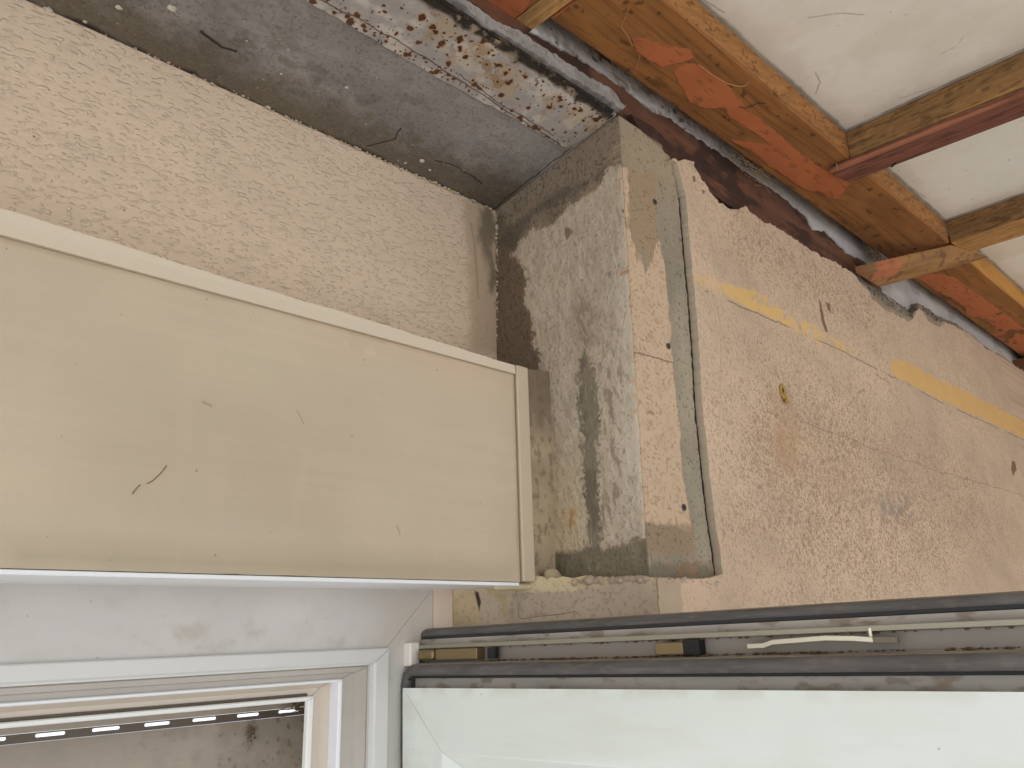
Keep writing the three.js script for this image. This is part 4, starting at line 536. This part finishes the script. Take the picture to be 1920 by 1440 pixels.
// ------------------------------------------------------------------ wooden beams, battens and ceiling boards
function woodTex(rect, fn, gain, bump = 0.0012, ppm = 800) {
  return surface(rect, ppm, bump, (x, y, o) => { fn(x, y, o); }, { gain, rough: 0.8 });
}
const YB = 2.765, YC = 2.8145;
const beamMat = (seed, x0, x1, pinks, sawn = true) => woodTex([x0, 0, x1, 0.33], (x, v, o) => {
  const z = 0.0165 + v, W = 0.1125;                                     // v runs across the underside, then up the outer side
  const g = fbm(x * 7, v * 70 + fbm(x * 3, v * 8, seed, 3) * 5, seed + 1, 4), n = fbm(x * 10, v * 12, seed + 3, 4), f = fbm(x * 120, v * 260, seed + 5, 3);
  if (v < W) {
    o[0] = 138; o[1] = 92; o[2] = 52; mul(o, 0.80 + 0.36 * g); { const gr = fbm(x * 5, v * 420 + fbm(x * 2.2, v * 14, seed + 31, 3) * 16, seed + 33, 3); mx(o, 88, 56, 30, ss(0.56, 0.72, gr) * 0.45); } mx(o, 106, 68, 36, ss(0.52, 0.7, n) * 0.3); mx(o, 156, 108, 60, ss(0.55, 0.7, fbm(x * 6, v * 18, seed + 7, 3)) * 0.4);
    mx(o, 76, 48, 28, ss(0.62, 0.74, fbm(x * 20, v * 80, seed + 9, 4)) * 0.55 * ss(0.06, 0.0, v)); mx(o, 60, 38, 24, ss(0.74, 0.79, fbm(x * 60, v * 90, seed + 11, 3)) * 0.6);
    o[3] = 0.4 + 0.2 * (g - 0.5);
    for (const p of pinks) { const a = p(x, z), tear = ss(0.64, 0.70, fbm(x * 12, z * 26, seed + 13, 4)); const k = a * (1 - tear); mx(o, 176, 103, 69, k * 0.95); mx(o, 162, 92, 60, k * ss(0.45, 0.7, fbm(x * 18, z * 18, seed + 15, 3)) * 0.5); mx(o, 120, 76, 48, k * ss(0.66, 0.74, fbm(x * 40, z * 160, seed + 21, 4)) * 0.6); mx(o, 92, 58, 36, ss(0.02, 0.3, a) * ss(0.98, 0.7, a) * 0.5); o[3] += 0.35 * k; const e = a * tear; mx(o, 96, 62, 40, e * 0.5); }
  } else if (sawn) {
    o[0] = 150; o[1] = 104; o[2] = 62; const d = fbm((x * 0.8 + v * 1.1) * 30, (v - x * 0.35) * 200, seed + 17, 4); mul(o, 0.82 + 0.36 * d); mx(o, 96, 62, 32, ss(0.62, 0.72, fbm((x + v * 1.6) * 70, (v - x * 0.5) * 220, seed + 19, 3)) * 0.75); o[3] = d;
  } else { o[0] = 174; o[1] = 126; o[2] = 66; mul(o, 0.9 + 0.2 * g); mx(o, 140, 96, 50, ss(0.5, 0.7, n) * 0.5); o[3] = 0.5 + 0.1 * g; }
}, [1.22, 1.18, 0.92], 0.0016, 700);
const pink1 = [area([[0.7268,0.0487],[0.7063,0.0605],[0.7238,0.0724],[0.7524,0.085],[0.7815,0.0978],[0.7997,0.0937],[0.7953,0.0758],[0.7836,0.0539],[0.7469,0.0463]], 0.001, 0.003, 60, 1201), area([[0.7996,0.0581],[0.8033,0.0829],[0.8097,0.0887],[0.8796,0.0926],[0.942,0.0848],[1.016,0.0817],[1.1209,0.0797],[1.2224,0.0852],[1.2681,0.094],[1.3069,0.0573],[1.2836,0.0418],[1.2167,0.0307],[1.1131,0.0278],[1.0522,0.0291],[0.9938,0.0218],[1.0266,0.0394],[1.0573,0.0588],[1.01,0.0583],[0.9698,0.0549],[0.9182,0.0554],[0.9036,0.0423],[0.8755,0.0338]], 0.001, 0.0025, 60, 1203)];
const pink0 = [area([[0.402,-0.0631],[0.4788,-0.0249],[0.5469,-0.0169],[0.5734,-0.012],[0.5779,0.0157],[0.5751,0.0405],[0.5621,0.0822]], 0.001, 0.003, 60, 1205)];
const pink2 = [area([[1.7685,0.0204],[1.7834,0.0617],[1.8292,0.0792],[1.9549,0.0837],[2.1043,0.0855],[2.2294,0.0863],[2.4943,0.0933],[2.8847,0.0432],[2.5637,0.037],[2.5246,-0.0066],[2.3753,-0.0047],[2.2548,0.0402],[2.1835,0.0387],[2.1052,0.0197],[2.0443,0.0352],[1.9674,0.0339],[1.8867,0.0262]], 0.001, 0.003, 60, 1207)];
{
  const b = (x0, x1, seed, pinks, label, sawn, z0 = 0.0165) => { const t = thing('ceiling_beam', label, 'beam', 'flat wooden beams along the top of the wall'); const m = beamMat(seed, x0, x1, pinks, sawn); part('beam_timber', lumber('x', x0, x1, z0, 0.129, YB, YC, m, seed), m, t); return t; };
  b(-0.6, 0.5735, 1301, pink0, 'short brown beam with a pink sheet at the top edge, left of the first batten', true, -0.026);
  const b1 = b(0.6085, 1.6455, 1321, pink1, 'long brown beam with torn pink paper patches, between first and lath covered battens', true);
  b(1.7305, 3.1, 1341, pink2, 'smooth edged beam with peeling pink paper at the right edge beyond the long lath', false, 0.011);
  const kn = new THREE.SphereGeometry(0.005, 14, 8); kn.scale(1, 0.35, 0.8); { const [x, z] = [[1.6185,0.0736]][0]; kn.translate(x, YB - 0.0002, z); } part('knot', kn, flat(84, 60, 36, 1, 0.8), b1);
}
function battenMat(seed, axis0, axis1, w, side, under) {               // v = 0..w underside, then the far side, top, near (left) side
  return woodTex([axis0, 0, axis1, 2 * (w + 0.0495)], (x, v, o) => { const g = fbm(x * 8, v * 260, seed, 4), s = fbm(x * 60, v * 300 + x * 20, seed + 3, 3), f = fbm(x * 110 + v * 60, v * 190, seed + 5, 3);
    const u = v < w + 0.002; const c = u ? under : side; o[0] = c[0]; o[1] = c[1]; o[2] = c[2]; mul(o, 0.80 + 0.4 * g); mx(o, c[0] * 0.55, c[1] * 0.52, c[2] * 0.48, ss(0.55, 0.7, s) * (u ? 0.3 : 0.5)); mx(o, c[0] * 1.35, c[1] * 1.33, c[2] * 1.25, ss(0.6, 0.75, f) * 0.3); o[3] = 0.5 * g + 0.5 * s; }, 1.12, 0.0014, 700);
}
{
  const g = 'wooden battens running out from the wall beams';
  const bt = (x0, x1, z0, label, seed, side, under) => { const m = battenMat(seed, z0, z0 + 2.0, x1 - x0, side, under); const t = thing('ceiling_batten', label, 'batten', g); part('batten_timber', lumber('z', z0, z0 + 2.0, x0, x1, YB + 0.001, YC - 0.0003, m, seed), m, t); return t; };
  bt(0.5745, 0.6075, -0.02, 'pale thin batten at the top edge between the two beams', 1401, [140, 100, 58], [172, 132, 80]);
  bt(1.192, 1.2345, 0.1305, 'thick fibrous batten whose end butts the long beam, above the red lath', 1411, [132, 98, 58], [186, 146, 88]);
  bt(1.6475, 1.728, 0.132, 'wide batten at the right edge meeting the end of the long beam', 1421, [122, 90, 52], [170, 128, 76]);
  // lath under the wide batten, bent down onto the plaster
  const lm = woodTex([0, 0, 0.34, 0.2], (x, v, o) => { const n = fbm(x * 14, v * 90, 1431, 4), m = fbm(x * 50, v * 60, 1433, 4), r = Math.hypot(x - 0.045, (v - 0.03)) * 260 + fbm(x * 60, v * 60, 1435, 3) * 3; o[0] = 146; o[1] = 106; o[2] = 62; mul(o, 0.78 + 0.42 * n); mx(o, 96, 62, 38, ss(0.1, 0.0, x) * 0.6); mx(o, 84, 56, 34, ss(0.58, 0.7, m) * 0.5); const k = ss(0.016, 0.008, Math.hypot(x - 0.045, v - 0.03)); mx(o, 70, 46, 28, k * ss(0.3, 0.9, Math.sin(r)) * 0.6); mx(o, 178, 104, 70, ss(0.02, 0.015, Math.abs(v - 0.072 - (fbm(x * 30, v * 10, 1437, 3) - 0.5) * 0.02)) * ss(0.05, 0.06, x) * ss(0.13, 0.11, x) * 0.8); o[3] = 0.5 * n + 0.5 * m; }, 1.1, 0.0012, 900);
  const wl = [1.4410, 2.6784, 0.0165], wr = [1.5519, 2.6808, 0.0165], fl = [1.6589, 2.7635, 0.1277], fr = [1.7779, 2.7635, 0.1600], upv = (p, d) => [p[0], p[1] + d, p[2]];
  const gl = hexa([wl, wr, fr, fl], [upv(wl, 0.012), upv(wr, 0.012), upv(fr, 0.002), upv(fl, 0.002)]);
  const L = new THREE.Vector3(fl[0] - wl[0], fl[1] - wl[1], fl[2] - wl[2]), Ln = L.clone().normalize();
  uvBy(gl, lm, (x, y, z) => { const d = new THREE.Vector3(x - wl[0], y - wl[1], z - wl[2]), a = d.dot(Ln); return [a, 0.09 - d.sub(Ln.clone().multiplyScalar(a)).length()]; });
  part('lath_timber', gl, lm, thing('ceiling_lath', 'stained lath with a ringed knot bridging from the wide batten down to the torn plaster', 'lath'));
  // red lath
  const rm = woodTex([0, 0, 2, 0.06], (x, v, o) => { const n = fbm(x * 9, v * 320, 1451, 4), m = fbm(x * 30, v * 200, 1453, 3); o[0] = 118; o[1] = 72; o[2] = 56; mul(o, 0.74 + 0.5 * n); mx(o, 74, 40, 28, ss(0.55, 0.7, m) * 0.6); mx(o, 170, 110, 80, ss(0.0065, 0.004, v + (m - 0.5) * 0.004) * ss(0.34, 0.2, x) * 0.8); o[3] = n; }, 1.1, 0.0014, 800);
  const ra = [1.1881, 2.7530, 0.0958], rb = [1.2435, 2.7530, 0.1031], rc = [1.2789, 2.7530, 0.6735], rd = [1.2168, 2.7530, 0.7153];
  const rg = hexa([ra, rb, rc, rd], [upv(ra, 0.010), upv(rb, 0.010), upv(rc, 0.010), upv(rd, 0.010)]);
  const Rd = new THREE.Vector3(rd[0] - ra[0], rd[1] - ra[1], rd[2] - ra[2]).normalize();
  uvBy(rg, rm, (x, y, z) => { const d = new THREE.Vector3(x - ra[0], y - ra[1], z - ra[2]), a = d.dot(Rd); return [a, d.sub(Rd.clone().multiplyScalar(a)).length()]; });
  const rt = thing('ceiling_lath', 'thin reddish brown lath under the thick fibrous batten, split end on the pink paper', 'lath');
  part('lath_timber', rg, rm, rt);
  const hole = new THREE.CylinderGeometry(0.0035, 0.0035, 0.0006, 14); { const [x, z] = [[1.2457,0.1755]][0]; hole.scale(2.2, 1, 0.7); hole.rotateY(0.9); hole.translate(x, 2.753 - 0.0001, z); } part('nail_hole', hole, flat(40, 22, 16, 1, 0.9), rt);
  const nl = thing('nail', 'small bright nail sticking down beside the end of the red lath', 'nail'); { const [x, z] = [[1.1882,0.1084]][0]; const c = new THREE.CylinderGeometry(0.0008, 0.0008, 0.013, 8); c.translate(x, YB - 0.0055, z); part('nail_shank', c, flat(190, 180, 160, 1, 0.4, { metalness: 0.6 }), nl); }
  const st = thing('wood_offcut', 'dark reddish wood offcut wedged between plaster and ceiling at the right edge', 'wood offcut');
  part('offcut_timber', hexa([[2.565, 2.722, -0.01], [2.72, 2.70, -0.01], [2.72, 2.70, 0.05], [2.565, 2.722, 0.05]], [[2.565, 2.752, -0.01], [2.72, 2.74, -0.01], [2.72, 2.74, 0.05], [2.565, 2.752, 0.05]]), flat(110, 66, 44, 1.1, 0.85), st);
}
{
  const cm = seed => { const cr = [stroke([[0.9012,0.2103],[0.9256,0.2427],[0.9524,0.263]], 0.0011, 0.001, 60, seed + 30), stroke([[1.0138,0.1663],[1.041,0.1588],[1.0607,0.1434]], 0.0012, 0.003, 60, seed + 32), stroke([[1.1697,0.2235],[1.1827,0.2772]], 0.0009, 0.001, 60, seed + 34), stroke([[1.4531,0.1327],[1.5172,0.1381]], 0.0012, 0.001, 60, seed + 36), stroke([[0.7712,0.1345],[0.8095,0.1404]], 0.0012, 0.001, 60, seed + 38), stroke([[1.1108,0.3034],[1.1096,0.327],[1.0973,0.3399]], 0.0006, 0.002, 60, seed + 40)];
    return surface([0.2, -0.05, 2.2, 0.95], 700, 0.0012, (x, z, o) => { const n = fbm(x * 4, z * 4, seed, 4), m = fbm(x * 40, z * 40, seed + 3, 4), f = fbm(x * 160, z * 160, seed + 5, 3); o[0] = 206; o[1] = 197; o[2] = 182; mul(o, 0.96 + 0.08 * n); mx(o, 190, 182, 170, ss(0.55, 0.7, m) * 0.25); const d = spots(x, z, 0.028, 0.3, 0.0006, 0.0022, seed + 7); mx(o, 112, 104, 92, ss(1, 0.5, d) * ss(0.4, 0.6, f) * 0.75); for (const c of cr) mx(o, 96, 90, 82, c(x, z) * 0.55); const ge = Math.min(Math.abs(z - 0.13), Math.min(Math.abs(x - 1.19), Math.abs(x - 1.237)), Math.min(Math.abs(x - 1.645), Math.abs(x - 1.73))); mx(o, 92, 84, 72, ss(0.006, 0.0, ge + (m - 0.5) * 0.006) * 0.75); mx(o, 160, 150, 134, ss(0.05, 0.0, ge + (m - 0.5) * 0.05) * 0.3); mx(o, 184, 170, 146, ss(0.55, 0.75, fbm(x * 9, z * 6, seed + 11, 4)) * 0.3); const b = spots(x, z, 0.04, 0.35, 0.001, 0.003, seed + 9); o[3] = 0.4 + 0.25 * (m - 0.5) + 0.2 * (f - 0.5) + 0.5 * ss(1.2, 0.3, b); }, { gain: [1.46, 1.54, 1.62], rough: 0.85 }); };
  const m0 = cm(1501);
  const t = thing('ceiling', 'white painted ceiling boards above the wooden battens', 'ceiling');
  for (const [a, b] of [[-2.2, 0.5735], [0.575, 1.2125], [1.2145, 1.687], [1.689, 3.6]]) part('ceiling_board', uvBy(box(a, b, YC, YC + 0.012, -0.05, 2.2), m0, XZ), m0, t);
  part('added_roof_deck', box(-2.4, 3.8, 2.83, 3.0, -0.6, 2.4), flat(150, 120, 96, 1, 0.9), t);  // unseen slab added over the boards to keep the sun out
  part('upper_wall_core', box(-1.2, 3.2, 2.7, 2.829, -0.26, -0.0605), flat(140, 128, 112, 1, 0.95), t);
}

// ------------------------------------------------------------------ small things: wall plug, cobwebs, hairs
{
  const t = thing('wall_plug', 'crumpled yellow wall plug sticking out of the pinkish plaster', 'wall plug');
  const [x, y] = [[1.0939,2.3798]][0];
  const ym = flat(172, 136, 62, 1.0, 0.6), dm = flat(66, 48, 24, 1, 0.8);
  const tr = new THREE.TorusGeometry(0.0062, 0.0022, 10, 24); { const p = tr.attributes.position; for (let i = 0; i < p.count; i++) { const n = fbm(p.getX(i) * 400, p.getY(i) * 400 + p.getZ(i) * 300, 1601, 3) - 0.5; p.setXYZ(i, p.getX(i) * 0.95 + n * 0.005, p.getY(i) * 1.4 + n * 0.004, p.getZ(i) + n * 0.003); } tr.computeVertexNormals(); } tr.rotateZ(0.2); tr.translate(x, y, 0.0105);
  part('plug_collar', tr, ym, t);
  const h = new THREE.SphereGeometry(0.0052, 16, 10); h.scale(1.0, 1.4, 0.35); h.translate(x, y, 0.0098); part('plug_hole', h, dm, t);
  const R = rng(3), gs = []; for (let i = 0; i < 16; i++) { const s = new THREE.IcosahedronGeometry(0.001 + 0.0016 * R(), 1); s.scale(1, 1.4, 0.8); s.translate(x + 0.004 + 0.010 * (R() - 0.5), y - 0.004 - 0.012 * R(), 0.0108 + 0.003 * R()); gs.push(s); } part('plug_shreds', mergeGeometries(gs), ym, t, null, 'stuff');
}
{
  const web = (name, label, n, seed, c, sp, r, clump) => { const R = rng(seed), gs = []; for (let i = 0; i < n; i++) { const a = c.map((v, k) => v + sp[k] * (R() + R() - 1)), b = a.map((v, k) => v + sp[k] * 0.7 * (R() - 0.5)), m = a.map((v, k) => (v + b[k]) / 2 + sp[k] * 0.25 * (R() - 0.5)); gs.push(tube([a, m, b], r * (0.6 + R() * 0.8), 8, 4)); }
    const t = thing(name, label, 'cobweb'); part('threads', mergeGeometries(gs), flat(150, 126, 98, 1, 0.95), t, null, 'stuff');
    if (clump) { const q = []; for (let i = 0; i < clump; i++) { const s = new THREE.IcosahedronGeometry(0.0008 + 0.0012 * R(), 0); s.translate(...c.map((v, k) => v + sp[k] * 0.45 * (R() + R() - 1))); q.push(s); } part('dirt', mergeGeometries(q), flat(118, 98, 76, 1, 0.95), t, null, 'stuff'); } return t; };
  const a = [[1.0939,2.7687]][0], b = [[1.5772,2.7518]][0], c = [[0.914,2.7376]][0];
  web('cobweb', 'dusty cobweb clump hanging from the brown band beside the pink papered beam', 170, 401, [a[0], a[1], 0.010], [0.08, 0.03, 0.008], 0.00036, 60);
  web('cobweb', 'dirty cobweb in the dark corner where the stained lath meets the wall', 150, 402, [b[0], b[1] + 0.01, 0.012], [0.055, 0.022, 0.01], 0.00036, 50);
  const d = [[0.4581,1.9487]][0]; web('cobweb', 'clump of webbed dirt hanging on the shutter slat seen through the window', 60, 403, [d[0], d[1], -0.349], [0.012, 0.018, 0.002], 0.0002, 26);
  const e = [[0.5165,1.9718]][0]; web('cobweb', 'dark web tangle in the upper right corner of the shutter opening', 70, 404, [e[0], e[1], -0.349], [0.03, 0.01, 0.003], 0.0002, 24);
  const hairs = (pts, r, mat, name, label, cat) => part('strand', tube(pts, r, 30, 5), mat, thing(name, label, cat));
  hairs(withZ([[0.2263,2.1638],[0.2298,2.1697],[0.2317,2.1716]], -0.1204), 0.00042, flat(126, 104, 80, 1, 0.8), 'hair_strand', 'short lower dash of the broken fibre stuck on the cream shutter box panel', 'fibre');
  hairs(withZ([[0.2366,2.173],[0.2402,2.1752],[0.2441,2.1795],[0.2479,2.1844],[0.2509,2.1897]], -0.1204), 0.00036, flat(118, 96, 74, 1, 0.8), 'hair_strand', 'longer upper piece of the broken fibre stuck on the cream shutter box panel', 'fibre');
  { const u = (p, dy) => p.map(q => [q[0], YB - dy, q[1]]); const m = flat(186, 140, 96, 1, 0.9);
    hairs(u([[0.66,0.0968],[0.6714,0.0812],[0.6787,0.0696],[0.7007,0.0632],[0.717,0.0572]], 0.003), 0.0005, m, 'hair_strand', 'pale curling fibre on the brown beam above the upper pink patch', 'fibre');
    hairs(u([[0.737,0.0538],[0.7489,0.0412],[0.7628,0.0252]], 0.003), 0.0004, m, 'hair_strand', 'pale fibre hanging across the upper pink patch', 'fibre');
    hairs(u([[0.8122,0.0937],[0.8489,0.095],[0.8801,0.1006],[0.8971,0.1113],[0.8946,0.121]], 0.003), 0.0006, m, 'hair_strand', 'pale forked fibre on the beam beside the long pink paper', 'fibre');
    hairs(u([[0.9339,0.0809],[0.9449,0.0874],[0.9477,0.1029],[0.9564,0.1107]], 0.002), 0.0006, flat(76, 50, 34, 1, 0.9), 'hair_strand', 'dark tuft of splinters along the long pink paper', 'fibre'); }
  { const q = [[0.15, 0.085, -0.028], [0.152, 0.072, -0.026], [0.156, 0.066, -0.024], [0.175, 0.0665, -0.026], [0.21, 0.0675, -0.027], [0.225, 0.069, -0.027]], s = scene.getObjectByName('open_sash'); s.updateMatrixWorld(true);
    hairs(q.map(p => V3(p).applyMatrix4(s.matrixWorld).toArray()), 0.0004, flat(120, 98, 74, 1, 0.9), 'hair_strand', 'thin bent fibre lying over the upper sash gasket', 'fibre'); }
}

// ------------------------------------------------------------------ render
const renderer = new THREE.WebGLRenderer({ antialias: true });
renderer.toneMapping = THREE.LinearToneMapping; renderer.toneMappingExposure = EXPOSURE;
renderer.shadowMap.enabled = true; renderer.shadowMap.type = THREE.PCFSoftShadowMap;
renderer.render(scene, camera);
